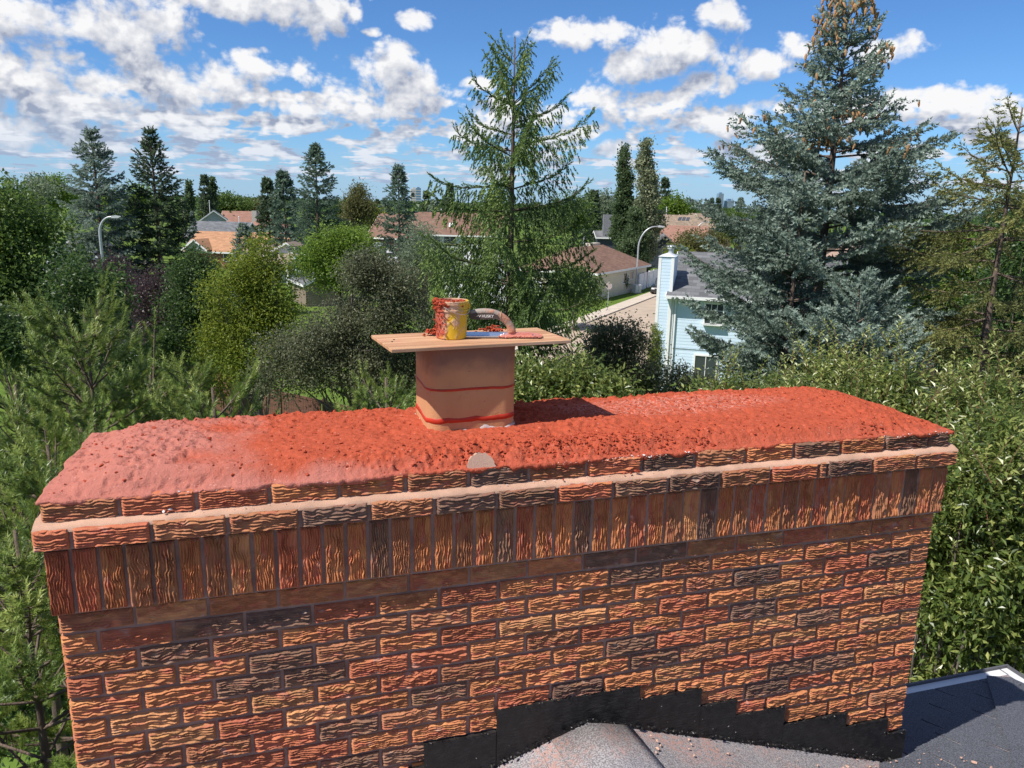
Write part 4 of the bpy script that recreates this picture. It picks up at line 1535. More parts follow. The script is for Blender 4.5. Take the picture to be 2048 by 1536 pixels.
# boxed chimney at the gable end
cx0, cx1, cy0, cy1, ctop = -0.72, -0.02, -0.10, 1.55, 7.02
ch2 = obj('chimney_chase', MB().box(cx0, cx1, cy0, cy1, 0, ctop).mesh('chimney_chase'), M_BLUE, bh)
sd_ = laps(cx0 + 0.1, cx1 - 0.1, 0.3, ctop - 0.06, cy0 - 0.002)
obj('chase_siding', sd_.mesh('chase_siding'), M_BLUE, ch2)
sd_ = laps(cy0 + 0.1, cy1 - 0.1, 5.0, ctop - 0.06, cx1 + 0.002, face='right')
obj('chase_siding', sd_.mesh('chase_siding'), M_BLUE, ch2)
tc_ = MB()
for xx in (cx0, cx1 - 0.10):
    tc_.box(xx - 0.02, xx + 0.12, cy0 - 0.025, cy0 + 0.10, 0.2, ctop - 0.03)
tc_.box(cx1 - 0.08, cx1 + 0.025, cy1 - 0.10, cy1 + 0.02, 5.0, ctop - 0.03)
obj('chase_trim', tc_.mesh('chase_trim'), M_WHITEP, ch2)
cp = MB().add([(cx0 - 0.06, cy0 - 0.06, ctop), (cx1 + 0.06, cy0 - 0.06, ctop), (cx1 + 0.06, cy1 + 0.06, ctop), (cx0 - 0.06, cy1 + 0.06, ctop), ((cx0 + cx1) / 2, 0.5, ctop + 0.16), ((cx0 + cx1) / 2, 1.0, ctop + 0.16)],
              [(0, 1, 4), (1, 2, 5, 4), (2, 3, 5), (3, 0, 4, 5), (3, 2, 1, 0)])
obj('chase_cap', cp.mesh('chase_cap'), plain('pale_metal', (0.6, 0.62, 0.64), 0.45, 0.05), ch2)
obj('flue_cap', MB().lathe([(0.13, ctop + 0.1), (0.13, ctop + 0.30), (0.20, ctop + 0.31), (0.20, ctop + 0.38), (0.12, ctop + 0.40), (0.24, ctop + 0.43), (0.22, ctop + 0.46), (0.05, ctop + 0.5)], 20, (-0.30, 1.1, 0)).mesh('flue_cap'), M_METAL, ch2)
# box window upstairs, window below
wx0, wx1, wz0, wz1 = 1.62, 2.42, 3.98, 4.90
bw_ = obj('box_window', MB().box(wx0 - 0.09, wx1 + 0.09, -0.26, 0.0, wz0 - 0.10, wz0 - 0.02).box(wx0 - 0.09, wx1 + 0.09, -0.26, 0.0, wz1 + 0.02, wz1 + 0.10)
          .box(wx0 - 0.09, wx0 - 0.02, -0.24, 0.0, wz0 - 0.02, wz1 + 0.02).box(wx1 + 0.02, wx1 + 0.09, -0.24, 0.0, wz0 - 0.02, wz1 + 0.02).mesh('box_window'), M_WHITEP, bh)
win(bw_, wx0, wx1, wz0, wz1, -0.20, 3, 3, 0.05)
win(bh, 4.1, 5.0, 3.98, 4.90, 0.0, 3, 3)
win(bh, 1.30, 2.30, 1.1, 2.35, 0.0, 2, 1)
win(bh, 5.3, 6.9, 1.1, 2.35, 0.0, 2, 1)

# ---- the other houses, from near to far
def L2(x, y, D):
    p = at(x, y, D)
    return (p[0], p[1])


rad = math.radians
e, ro = house('garden_shed', 'small taupe-sided shed gable with pale grey roof behind the yellow-green tree', L2(612, 600, 68), rad(30), 3.3, 4.5, 2.15, 2.95, W_TAUPE, R_GREY, axis='y', over=0.25, cat='shed')
e, ro = house('bungalow', 'bungalow with orange shingle roof behind the small blue spruce', L2(372, 500, 104), rad(-4), 13.5, 9.0, 2.5, 4.75, W_WHITE, R_ORANGE)
stack(ro, 6.5, 3.2, 3.9, 4.9)
obj('entry_gable', MB().slab([(0.2, -1.6, 2.55), (1.9, -1.6, 3.9), (1.9, 3.2, 3.9), (0.2, 3.2, 2.55)], 0.16).slab([(1.9, -1.6, 3.9), (3.6, -1.6, 2.55), (3.6, 3.2, 2.55), (1.9, 3.2, 3.9)], 0.16).mesh('entry_gable'), R_ORANGE, ro)
obj('gable_end', MB().prism([(0.4, 2.4), (3.4, 2.4), (1.9, 3.72)], 'y', -1.3, 0.2).mesh('gable_end'), W_GREYW, e)
obj('gable_fascia', MB().prism([(0.15, 2.3), (1.9, 3.7), (1.9, 3.95), (0.15, 2.55)], 'y', -1.65, -1.6).prism([(3.65, 2.3), (1.9, 3.7), (1.9, 3.95), (3.65, 2.55)], 'y', -1.65, -1.6).mesh('gable_fascia'), M_WHITEP, e)
obj('brick_band', MB().box(0.1, 8.0, -0.06, 0.0, 0.1, 2.2).mesh('brick_band'), plain('red_brick_facing', (0.30, 0.12, 0.085), 0.9), e)
win(e, 9.0, 10.4, 1.0, 2.1, 0, 2, 1)
win(e, 5.2, 6.6, 1.0, 2.1, -0.06, 2, 1)
stack(ro, 9.5, 3.0, 3.6, 5.4, 0.07, M_WHITEP)
e, ro = house('house', 'white gabled house with taupe roof beside the dark spruce', L2(536, 520, 88), rad(-6), 4.6, 8.0, 3.3, 4.6, W_WHITE, R_TAUPE, axis='y', over=0.35)
obj('wing_roof', MB().slab([(-3.6, -1.2, 2.45), (2.3, -1.2, 2.45), (2.3, 3.5, 4.1), (-3.6, 3.5, 4.1)], 0.16).slab([(-3.6, 3.5, 4.1), (2.3, 3.5, 4.1), (2.3, 8, 2.45), (-3.6, 8, 2.45)], 0.16).mesh('wing_roof'), R_TAUPE, ro)
obj('porch_roof', MB().slab([(1.0, -3.4, 2.45), (5.2, -3.4, 2.45), (5.2, 0.0, 3.3), (1.0, 0.0, 3.3)], 0.14).mesh('porch_roof'), R_TAUPE, ro)
for xx in (2.0, 3.4, 4.8):
    obj('porch_post', MB().box(xx, xx + 0.22, -3.2, -2.98, 0, 2.4).mesh('porch_post'), M_WHITEP, e)
win(e, 2.3, 3.3, 0.9, 2.0, 0, 2, 1)
obj('wing_wall', MB().box(-3.3, 0.0, -0.9, 7.6, 0, 2.5).mesh('wing_wall'), W_WHITE, e)
vp = L2(594, 560, 74)
o = obj('vent_stack', MB().lathe([(0.12, 0), (0.12, 3.6), (0.2, 3.62), (0.2, 3.85), (0.08, 3.9), (0.24, 3.95), (0.02, 4.05)], 14).mesh('vent_stack'), plain('pale_blue_steel', (0.48, 0.60, 0.66), 0.35, 0.05, metal=0.3), None, (vp[0], vp[1], 0))
tag(o, 'pale blue steel vent pipe standing behind the taupe shed', 'vent pipe')
e, ro = house('house', 'low house with a long grey roof behind the orange roof', L2(372, 470, 128), rad(-3), 9.0, 9.0, 3.2, 5.4, W_GREYW, R_GREY, group='far grey-roofed houses')
stack(ro, 7.6, 3.5, 4.6, 6.2, 0.07, M_WHITEP)
e, ro = house('house', 'two-storey grey house with white-trimmed gable and pole mast', L2(404, 441, 152), rad(20), 4.4, 8.0, 5.3, 6.9, W_GREYW, R_GREY, axis='y')
win(e, 1.2, 2.0, 4.0, 4.9, 0, 1, 1)
win(e, 2.4, 3.2, 4.0, 4.9, 0, 1, 1)
stack(ro, 1.5, 2.0, 6.0, 8.6, 0.06, M_WHITEP)
e, ro = house('house', 'red-brown hip-roofed house left of the twin dark spruces', L2(486, 455, 175), rad(-10), 8.0, 9.0, 3.0, 5.5, W_WHITE, R_RED, hip=3.4)
obj('chimney', MB().box(0.6, 1.8, 3.0, 4.0, 4.0, 6.6).mesh('chimney'), plain('stone_chimney', (0.35, 0.34, 0.32), 0.9), ro)
e, ro = house('house', 'tan-roofed house glimpsed behind the long grey roof', L2(440, 440, 190), rad(5), 8.0, 8.0, 3.2, 6.2, W_CREAM, R_RED)
e, ro = house('house', 'pale grey hip roof peeking left of the blue-green spruce', L2(712, 500, 84), rad(8), 4.4, 6.0, 3.1, 4.8, W_WHITE, R_PALE, hip=1.6)
obj('roof_hatch', MB().slab([(1.6, 0.8, 3.95), (3.0, 0.8, 3.95), (3.0, 1.8, 4.5), (1.6, 1.8, 4.5)], 0.05).mesh('roof_hatch'), R_GREY, ro)
e, ro = house('house', 'house with steep brown roof slope behind the blue-green spruce', L2(738, 470, 122), rad(-25), 9.0, 7.0, 4.2, 7.4, W_BROWN, R_BROWN)
e, ro = house('house', 'white two-storey house with brown roof and skylight', L2(826, 500, 112), rad(-2), 12.5, 9.0, 5.1, 7.9, W_WHITE, R_BROWN)
win(e, 3.0, 3.9, 3.5, 4.6, 0, 1, 1)
win(e, 4.5, 6.2, 3.5, 4.7, 0, 2, 1)
win(e, 7.6, 8.6, 3.5, 4.6, 0, 1, 1)
stack(ro, 3.6, 3.8, 7.2, 8.9, 0.07, M_WHITEP)
obj('skylight', MB().slab([(5.0, 1.2, 5.96), (5.9, 1.2, 5.96), (5.9, 2.0, 6.46), (5.0, 2.0, 6.46)], 0.05).mesh('skylight'), M_WHITEP, ro)
e, ro = house('garage', 'pale roofed outbuilding seen through the middle spruce', L2(902, 520, 76), rad(12), 5.6, 6.0, 2.6, 4.4, W_WHITE, R_PALE, axis='y', cat='garage')
e, ro = house('garage', 'low pale-sided garage behind the plywood and spruce trunk', L2(930, 600, 58), rad(10), 6.0, 6.0, 2.3, 3.4, W_CREAM, R_PALE, cat='garage')
e, ro = house('bungalow', 'cream-walled bungalow with brown roof beside the white fence', L2(1192, 530, 77), rad(61), 15.0, 8.5, 3.0, 5.0, W_CREAM, R_BROWN, hip=3.2)
win(e, 7.6, 8.6, 1.2, 2.3, 0, 1, 1)
win(e, 9.6, 10.6, 1.5, 2.3, 0, 1, 1)
obj('roof_parapet', MB().box(9.0, 11.8, 4.6, 5.4, 4.2, 5.2).mesh('roof_parapet'), W_CREAM, ro)
stack(ro, 8.5, 5.2, 4.4, 5.9, 0.07, M_METAL)
e, ro = house('house', 'dark house with tall grey chimney between poplars and spruce', L2(1196, 480, 124), rad(0), 5.0, 7.0, 4.6, 5.4, W_NAVY, R_BLUEGREY)
obj('chimney', MB().box(0.8, 2.1, 0.4, 1.8, 3.0, 8.0).mesh('chimney'), plain('grey_stucco_chimney', (0.20, 0.20, 0.22), 0.9), ro)
e, ro = house('garage', 'navy garage with grey roof at the end of the street', L2(1299, 530, 122), rad(-8), 4.3, 8.0, 3.4, 5.2, W_NAVY, R_BLUEGREY, axis='y', cat='garage', trim=R_BLUEGREY)
e, ro = house('house', 'house with cedar shake roof and rooftop skylights', L2(1318, 470, 156), rad(-22), 10.5, 10.0, 5.6, 7.9, W_BROWN, R_SHAKE, trim=R_SHAKE)
for k in range(3):
    obj('skylight', MB().slab([(3.0 + k * 0.8, 2.6, 6.85), (3.6 + k * 0.8, 2.6, 6.85), (3.6 + k * 0.8, 4.0, 7.50), (3.0 + k * 0.8, 4.0, 7.50)], 0.05).mesh('skylight'), M_GLASS, ro)
stack(ro, 0.2, 5, 7.7, 9.3, 0.07, M_WHITEP)
e, ro = house('house', 'low house with plain reddish-brown roof behind the navy garage', L2(1322, 500, 138), rad(-14), 7.5, 8.0, 2.9, 6.2, W_BROWN, R_RED, trim=R_RED)
stack(ro, 5, 2, 4, 5, 0.1)
e, ro = house('house', 'brown box-shaped house with tall brown chimney', L2(1404, 470, 170), rad(8), 6.5, 7.0, 6.6, 8.2, W_BROWN, R_SHAKE, trim=W_CREAM)
obj('chimney', MB().box(0.0, 1.3, -0.9, 0.0, 2.0, 9.0).box(0.3, 1.0, -0.7, -0.2, 9.0, 9.5).mesh('chimney'), plain('brown_chimney', (0.125, 0.075, 0.06), 0.9), e)
obj('roof_vent', MB().box(3.4, 4.4, 1.6, 2.4, 7.1, 7.6).mesh('roof_vent'), plain('black_vent2', (0.03, 0.03, 0.035), 0.5), ro)
e, ro = house('house', 'far house with tan roof beyond the cedar shake roof', L2(1368, 445, 205), rad(4), 7.5, 8.0, 5.6, 8.0, W_CREAM, R_SHAKE)
e, ro = house('house', 'peach stucco house with coral tile roof behind the big blue spruce', L2(1785, 540, 62), rad(28), 10.0, 9.0, 5.0, 7.6, W_PINKW, R_PINK)
obj('skylight', MB().slab([(5.0, 1.6, 5.98), (6.2, 1.6, 5.98), (6.2, 2.8, 6.66), (5.0, 2.8, 6.66)], 0.05).mesh('skylight'), M_GLASS, ro)
win(e, 2.0, 3.4, 1.2, 2.4, 0, 2, 1)
e, ro = house('house', 'white house with dark low roof behind the bare pale stems', L2(92, 530, 72), rad(14), 5.2, 8.0, 3.0, 5.6, W_WHITE, R_BLUEGREY, axis='y')
obj('porch_roof', MB().slab([(0.0, -2.4, 2.2), (5.0, -2.4, 2.2), (5.0, 0.0, 2.9), (0.0, 0.0, 2.9)], 0.14).mesh('porch_roof'), R_BLUEGREY, ro)
win(e, 3.4, 4.4, 1.4, 2.2, 0, 1, 1)

# ---- white fence, canopy, lamps, sign, cars
M_FENCE = plain('white_vinyl', (0.80, 0.80, 0.81), 0.45, 0.03)


def fence(name, label, pts, h, mat, plen=2.3, board=0.15, pmat=None, cap=True, post_h=0.1):
    e = empty(name, (pts[0][0], pts[0][1], 0))
    tag(e, label, 'fence')
    for a, b in zip(pts[:-1], pts[1:]):
        a, b = np.array(a), np.array(b)
        L = np.linalg.norm(b - a)
        n = max(1, round(L / plen))
        ang = math.atan2(b[1] - a[1], b[0] - a[0])
        for i in range(n):
            p = a + (b - a) * i / n - np.array(pts[0])
            o = obj('fence_post', MB().box(-0.06, 0.06, -0.06, 0.06, 0, h + post_h).mesh('fence_post'), pmat or mat, e, (p[0], p[1], 0), (0, 0, ang))
            pm = MB()
            nb = int((L / n - 0.14) / board)
            for j in range(nb):
                x0 = 0.07 + j * board
                pm.box(x0, x0 + board - 0.008, -0.012, 0.012, 0.05, h)
            pm.box(0.06, L / n - 0.06, -0.025, 0.025, h - 0.08, h + 0.01) if cap else None
            obj('fence_panel', pm.mesh('fence_panel'), mat, e, (p[0], p[1], 0), (0, 0, ang))
    return e


fence('fence', 'white vinyl fence round the corner lawn by the street', [(10.2, 95.5), (14.1, 87.3), (18.6, 97.6), (23.0, 107.5), (27.4, 117.5)], 1.9, M_FENCE)
M_WOODF = wood_mat('red_brown_fence_wood', (0.10, 0.045, 0.03), (0.16, 0.075, 0.045), (0.11, 0.05, 0.035))
f1_, f2_, f3_ = at(300, 715, 37), at(560, 775, 30), at(850, 835, 26)
fence('fence', 'red-brown board fence in the shade below the dark crab apple', [f1_[:2], f2_[:2], f3_[:2]], 1.75, M_WOODF, 2.4, 0.14)
f4_, f5_ = at(330, 690, 37.5), at(410, 700, 33.0)
fence('fence', 'golden-brown board fence by the white swing frame', [f4_[:2], f5_[:2]], 1.7, wood_mat('golden_fence_wood', (0.20, 0.10, 0.035), (0.28, 0.15, 0.055), (0.2, 0.1, 0.04)), 2.4, 0.14)
cn = at(1258, 540, 91)
ca = empty('garden_canopy', (cn[0], cn[1], 0), 0.6)
tag(ca, 'grey garden canopy with pyramid roof inside the white fence', 'canopy')
obj('canopy_top', MB().add([(-1.6, -1.6, 1.9), (1.6, -1.6, 1.9), (1.6, 1.6, 1.9), (-1.6, 1.6, 1.9), (0, 0, 2.9)], [(0, 1, 4), (1, 2, 4), (2, 3, 4), (3, 0, 4)]).mesh('canopy_top'), plain('charcoal_fabric', (0.12, 0.11, 0.12), 0.9), ca)
for sx in (-1.5, 1.5):
    for sy in (-1.5, 1.5):
        obj('leg', MB().box(sx - 0.05, sx + 0.05, sy - 0.05, sy + 0.05, 0, 1.9).mesh('leg'), W_BROWN, ca)


def lamp(label, base, H, reach, rz, group, rr=0.10, hs=1.0):
    e = empty('street_lamp', (base[0], base[1], 0), rz)
    tag(e, label, 'street lamp', group)
    pts = [(0, 0, 0.0), (0, 0, 1.5), (0, 0, H - reach * 1.15)]
    for i in range(1, 13):
        a = math.pi / 2 * i / 12
        pts.append((reach * 0.86 * (1 - math.cos(a)), 0, H - reach * 1.15 + reach * 1.15 * math.sin(a)))
    pts.append((reach, 0, H + 0.02))
    obj('pole', MB().tube(pts, np.linspace(rr, rr * 0.5, len(pts)), 10).mesh('pole', True), M_METAL, e)
    hd_ = MB().prism([(reach - 0.05, H - 0.06 * hs), (reach + 0.55 * hs, H - 0.05 * hs), (reach + 0.62 * hs, H + 0.02), (reach + 0.1 * hs, H + 0.10 * hs), (reach - 0.05, H + 0.07 * hs)], 'y', -0.13 * hs, 0.13 * hs)
    o = obj('lamp_head', hd_.mesh('lamp_head'), plain('lamp_grey', (0.55, 0.56, 0.57), 0.4), e)
    bevel(o, 0.03, 2)
    obj('base_plate', MB().lathe([(0.2, 0), (0.2, 0.06), (0.13, 0.08), (0.12, 0.4)], 12).mesh('base_plate'), M_METAL, e)
    return e


lamp('curved-arm street lamp beside the white fence on the corner lawn', (13.6, 86.0), 7.25, 2.1, 0.0, 'street lamps with curved arms')
l3 = at(1387, 500, 142)
lamp('curved-arm street lamp rising behind the blue house roof', l3, 6.9, 2.2, 0.0, 'street lamps with curved arms')
l4 = at(205, 520, 38)
lamp('curved-arm street lamp in front of the left blue spruce', l4, 8.28, 0.72, 0.0, 'street lamps with curved arms', 0.072, 0.5)
ub = empty('utility_box', (13.55, 85.2, 0), 0.5)
tag(ub, 'pale concrete utility box at the foot of the corner lamp', 'utility box')
o = obj('cabinet', MB().box(-0.4, 0.4, -0.35, 0.35, 0.08, 0.95).mesh('cabinet'), plain('pale_grey_cabinet', (0.62, 0.63, 0.62), 0.6, 0.05), ub)
bevel(o, 0.04, 2)
obj('plinth', MB().box(-0.47, 0.47, -0.42, 0.42, 0, 0.08).mesh('plinth'), M_WALK, ub)
obj('door_seam', MB().box(-0.008, 0.008, -0.356, -0.35, 0.15, 0.85).mesh('door_seam'), W_BROWN, ub)
sg = at(1218, 568, 70)
se = empty('traffic_sign', (sg[0], sg[1], 0), 0.25)
tag(se, 'round-looking traffic sign on a thin post on the corner lawn', 'sign')
poly = [(0.33 * math.cos(rad(22.5 + 45 * i)), 2.25 + 0.33 * math.sin(rad(22.5 + 45 * i))) for i in range(8)]
obj('sign_face', MB().prism(poly, 'y', -0.01, 0.01).mesh('sign_face'), plain('sign_back', (0.60, 0.50, 0.46), 0.6, 0.05), se)
obj('sign_post', MB().box(-0.03, 0.03, 0.012, 0.06, 0, 2.7).mesh('sign_post'), M_METAL, se)

M_TYRE = plain('tyre_rubber', (0.02, 0.02, 0.022), 0.8)
M_RIM = plain('alloy', (0.45, 0.46, 0.48), 0.3, metal=0.7)


def car(label, loc, rz, col, suv=False):
    e = empty('parked_car', (loc[0], loc[1], 0), rz)
    tag(e, label, 'car')
    m, t, b = material('car_paint')
    b.inputs['Base Color'].default_value = (*col, 1)
    b.inputs['Roughness'].default_value = 0.25
    b.inputs['Coat Weight'].default_value = 0.6
    h = 1.72 if suv else 1.42
    prof = [(-2.15, 0.32), (-2.2, 0.62), (-2.12, 0.86), (-1.95, 0.93), (-1.05, 1.0), (1.65, 0.98), (2.05, 0.92), (2.15, 0.7), (2.12, 0.32)]
    bo = obj('body', MB().prism(prof[::-1], 'y', -0.86, 0.86).mesh('body'), m, e)
    bevel(bo, 0.09, 3)
    cab = [(-1.2, 0.97), (-0.55, h - 0.04), (-0.3, h), (1.0, h), (1.25, h - 0.05), (1.85 if suv else 1.65, 0.97)]
    gl = obj('greenhouse', MB().prism(cab[::-1], 'y', -0.72, 0.72).mesh('greenhouse'), M_GLASS, e)
    bevel(gl, 0.05, 2)
    rp = obj('roof_panel', MB().prism([(-0.5, h - 0.01), (-0.3, h + 0.03), (1.0, h + 0.03), (1.2, h - 0.01)][::-1], 'y', -0.66, 0.66).mesh('roof_panel'), m, e)
    for sx in (-1.35, 1.35):
        for sy in (-0.80, 0.80):
            wh = obj('wheel', None, None, e, (sx, sy, 0.33), (math.pi / 2, 0, 0))
            obj('tyre', MB().lathe([(0.2, -0.1), (0.31, -0.11), (0.33, -0.08), (0.33, 0.08), (0.31, 0.11), (0.2, 0.1)], 20).mesh('tyre'), M_TYRE, wh)
            obj('rim', MB().lathe([(0.05, -0.115), (0.2, -0.105), (0.2, 0.105), (0.05, 0.115)], 14).mesh('rim'), M_RIM, wh)
    for sy in (-0.6, 0.6):
        obj('headlight', MB().box(-2.2, -2.08, sy - 0.18, sy + 0.18, 0.66, 0.80).mesh('headlight'), plain('lens', (0.7, 0.7, 0.7), 0.2), e)
        obj('tail_light', MB().box(2.06, 2.17, sy - 0.16, sy + 0.16, 0.68, 0.82).mesh('tail_light'), plain('red_lens', (0.4, 0.02, 0.02), 0.25), e)
    return e


cl_ = at(1326, 585, 85)
car('dark sport utility car parked on the street beside the blue house', cl_, math.atan2(dr[1], dr[0]), (0.015, 0.016, 0.018), True)
cr2 = at(1456, 508, 158)
car('bright red car parked beyond the blue house roof', cr2, 0.3, (0.62, 0.012, 0.02), False)
# swing frame and play tarp
sw_ = at(306, 720, 36)
e = empty('swing_frame', (sw_[0], sw_[1], 0), 0.5)
tag(e, 'white metal A-frame garden swing on the lawn', 'swing')
for sx in (-1.0, 1.0):
    for sy in (-0.7, 0.7):
        obj('leg', MB().tube([(sx, sy, 0), (sx, 0, 1.9)], 0.04, 8).mesh('leg'), M_WHITEP, e)
obj('top_bar', MB().tube([(-1.1, 0, 1.9), (1.1, 0, 1.9)], 0.04, 8).mesh('top_bar'), M_WHITEP, e)
obj('seat', MB().box(-0.6, 0.6, -0.2, 0.2, 0.5, 0.55).mesh('seat'), M_WHITEP, e)
for sx in (-0.55, 0.55):
    obj('rope', MB().tube([(sx, 0, 0.55), (sx, 0, 1.9)], 0.015, 5).mesh('rope'), M_WHITEP, e)
pt_ = at(251, 615, 58)
e = empty('play_slide', (pt_[0], pt_[1], 0), 0.4)
tag(e, 'turquoise-green plastic play slide under the purple-leaf trees', 'slide')
M_TEAL = plain('teal_plastic', (0.03, 0.36, 0.24), 0.4, 0.1)
obj('chute', MB().prism([(-0.9, 0.1), (0.5, 1.5), (0.9, 1.5), (0.9, 1.4), (0.55, 1.4), (-0.9, 0.0)], 'y', -0.3, 0.3).mesh('chute'), M_TEAL, e)
obj('canopy', MB().prism([(0.3, 2.0), (1.5, 2.0), (0.9, 2.5)], 'y', -0.5, 0.5).mesh('canopy'), M_TEAL, e)
for sx in (0.45, 1.35):
    for sy in (-0.4, 0.4):
        obj('leg', MB().box(sx - 0.04, sx + 0.04, sy - 0.04, sy + 0.04, 0, 2.0).mesh('leg'), M_WOODF, e)
obj('platform', MB().box(0.5, 1.4, -0.45, 0.45, 1.34, 1.40).mesh('platform'), M_WOODF, e)

# far skyline
M_TOWER = plain('haze_blue_glass_tower', (0.16, 0.26, 0.38), 0.3, 0.15, 0.02)  # bluish glass, with the blue of distant haze painted into its colour
M_TOWER2 = plain('pale_concrete_tower', (0.52, 0.50, 0.47), 0.8, 0.1, 0.02)
for (x, y, D, wd, lab, mt) in ((837, 376, 2600, 16, 'dark glass office tower left of the middle spruce', M_TOWER), (829, 378, 2640, 24, 'pale concrete tower left of the middle spruce', M_TOWER2),
                               (1443, 387, 9000, 60, 'tallest glass tower painted haze-blue on the far skyline', M_TOWER), (1461, 401, 9050, 90, 'shorter wide tower painted haze-blue on the far skyline', M_TOWER)):
    p = at(x, y, D)
    o = empty('office_tower', (p[0], p[1], 0), 0.2)
    tag(o, lab, 'tower')
    obj('shaft', MB().box(-wd / 2, wd / 2, 0, wd, 0, p[2]).mesh('shaft'), mt, o)
    obj('plant_room', MB().box(-wd / 4, wd / 4, wd / 4, wd * 0.75, p[2], p[2] + wd * 0.2).mesh('plant_room'), mt, o)
    fl_ = MB()
    for z in np.arange(p[2] * 0.1, p[2] - 4, max(8, p[2] / 14)):
        fl_.box(-wd / 2 - 0.4, wd / 2 + 0.4, -0.5, 0.0, z, z + max(2.0, p[2] / 60))
    obj('floor_band', fl_.mesh('floor_band'), M_TOWER2, o)

# ------------------------------------------------------------------ trees
def unit(v):
    return v / (np.linalg.norm(v, axis=-1, keepdims=True) + 1e-9)


def needles(P, D, L, m, nl, w, spread, r, tint, drop=0.0):
    """P,D,L: shoots (base, direction, length); m thin needle blades on each"""
    n = len(P)
    t = (np.arange(m) + 0.5) / m
    t = np.broadcast_to(t, (n, m)) + r.uniform(-0.06, 0.06, (n, m))
    ph = np.arange(m) * 2.399963 + r.uniform(0, 6.28, (n, 1))
    ref = np.where(np.abs(D[:, 2:3]) < 0.8, np.array([[0, 0, 1.0]]), np.array([[1.0, 0, 0]]))
    A = unit(np.cross(D, ref))
    B = np.cross(D, A)
    rad_ = A[:, None] * np.cos(ph)[..., None] + B[:, None] * np.sin(ph)[..., None]
    sp = spread * r.uniform(0.8, 1.2, (n, m))
    nd = unit(D[:, None] * np.cos(sp)[..., None] + rad_ * np.sin(sp)[..., None] + np.array([0, 0, -drop]))
    base = P[:, None] + D[:, None] * (t * L[:, None])[..., None]
    side = unit(np.cross(nd, rad_ + 1e-3)) * (w * r.uniform(0.7, 1.3, (n, m)))[..., None]
    ln = nl * r.uniform(0.75, 1.15, (n, m)) * (1.0 - 0.25 * t)
    V = np.stack([base - side * 0.5, base + side * 0.5, base + nd * ln[..., None]], 2).reshape(-1, 3)
    F = np.arange(n * m * 3).reshape(-1, 3)
    T = np.repeat(np.clip(tint[:, None] + r.normal(0, 0.10, (n, m)), 0, 1).reshape(-1), 3)
    return V, F, T


def conifer_shoots(r, H, R, z0=0.6, whorl=0.38, per=5, el0=-8, el1=48, droop=0.10, uptip=0.12, twig=0.42, hang=0.15, step=0.12, sl=0.11, prof=None, gap=0.0, start=0.22, lean=0.0, elp=2.2, wlow=1.0):
    P, D, L, T, BR_ = [], [], [], [], []
    z = z0
    az = r.uniform(0, 6.28)
    while z < H - 0.12:
        t = (z - z0) / (H - z0)
        n = per if t < 0.9 else max(3, per - 1)
        for k in range(n):
            if r.random() < gap:
                continue
            az += 2.399963 + r.normal(0, 0.25)
            pf = (prof or PROF)(t)
            Lb = max(0.16, R * pf * r.uniform(0.70, 1.12))
            el = math.radians(el0 + (el1 - el0) * t ** elp + r.normal(0, 5))
            dh = np.array([math.cos(az), math.sin(az), 0])
            s = np.linspace(0, 1, 9)
            zz = z + r.uniform(-0.12, 0.12) + Lb * (math.tan(el) * s - droop * s ** 2 + uptip * s ** 4)
            ax_ = lean * z
            pts = np.stack([dh[0] * Lb * s + ax_, dh[1] * Lb * s, zz], 1)
            BR_.append((pts, 0.007 + 0.0075 * Lb))
            bt = r.normal(0.5, 0.14)
            ns_ = max(3, int(Lb / step))
            for sgn in (-1, 1, 0):
                for i in range(ns_):
                    ss = start + (1 - start) * (i + r.uniform(0, 1)) / ns_
                    b = np.array([np.interp(ss, s, pts[:, c]) for c in range(3)])
                    tang = unit(np.array([np.interp(min(ss + 0.08, 1), s, pts[:, c]) - np.interp(max(ss - 0.08, 0), s, pts[:, c]) for c in range(3)]))
                    if sgn == 0:
                        P.append(b); D.append(unit(tang + r.normal(0, 0.25, 3) + np.array([0, 0, 0.15]))); L.append(sl * r.uniform(0.8, 1.2)); T.append(bt + 0.1)
                        continue
                    perp = np.array([-tang[1], tang[0], 0]) * sgn
                    tl = min(Lb * twig * (1.05 - 0.75 * ss), 0.75) * r.uniform(0.6, 1.2) + 0.05
                    td = unit(tang * 0.75 + perp * 0.9 + np.array([0, 0, -hang * r.uniform(0.4, 1.6)]))
                    m = max(1, int(tl / (sl * 0.72)))
                    u = (np.arange(m) + r.uniform(0.2, 0.8)) / m
                    tp = b + td * (tl * u)[:, None] + np.array([0, 0, -1.0]) * (hang * tl * u ** 2 * 0.7)[:, None]
                    for j in range(m):
                        sd2 = 1 if j % 2 else -1
                        dd = unit(td * 0.9 + np.cross(td, [0, 0, 1]) * sd2 * 0.55 * (j < m - 1) + np.array([0, 0, -hang * 0.6]) + r.normal(0, 0.16, 3))
                        P.append(tp[j]); D.append(dd); L.append(sl * r.uniform(0.75, 1.25)); T.append(bt + r.normal(0, 0.12) + 0.12 * (j == m - 1))
        z += whorl * r.uniform(0.75, 1.25) * (1.0 if t < 0.8 else 0.7) * (wlow + (1 - wlow) * min(1, t * 1.5))
    P.append(np.array([lean * H, 0, H - 0.35])); D.append(np.array([0, 0, 1.0])); L.append(0.35); T.append(0.5)
    return np.array(P), np.array(D), np.array(L), np.clip(np.array(T), 0, 1), BR_


def branches_mesh(name, BR_, H, tr, lean=0.0, k=5, trunk_only=False):
    mb = MB()
    zs = np.linspace(0, H, 12)
    mb.tube(np.stack([lean * zs, 0 * zs, zs], 1), np.maximum(tr * (1 - zs / H) ** 0.8, 0.012), 10)
    for pts, rr in ([] if trunk_only else BR_):
        q_ = pts[::2]
        mb.tube(q_, np.linspace(rr, 0.004, len(q_)), 4, cap=False)
    return mb.mesh(name, True)


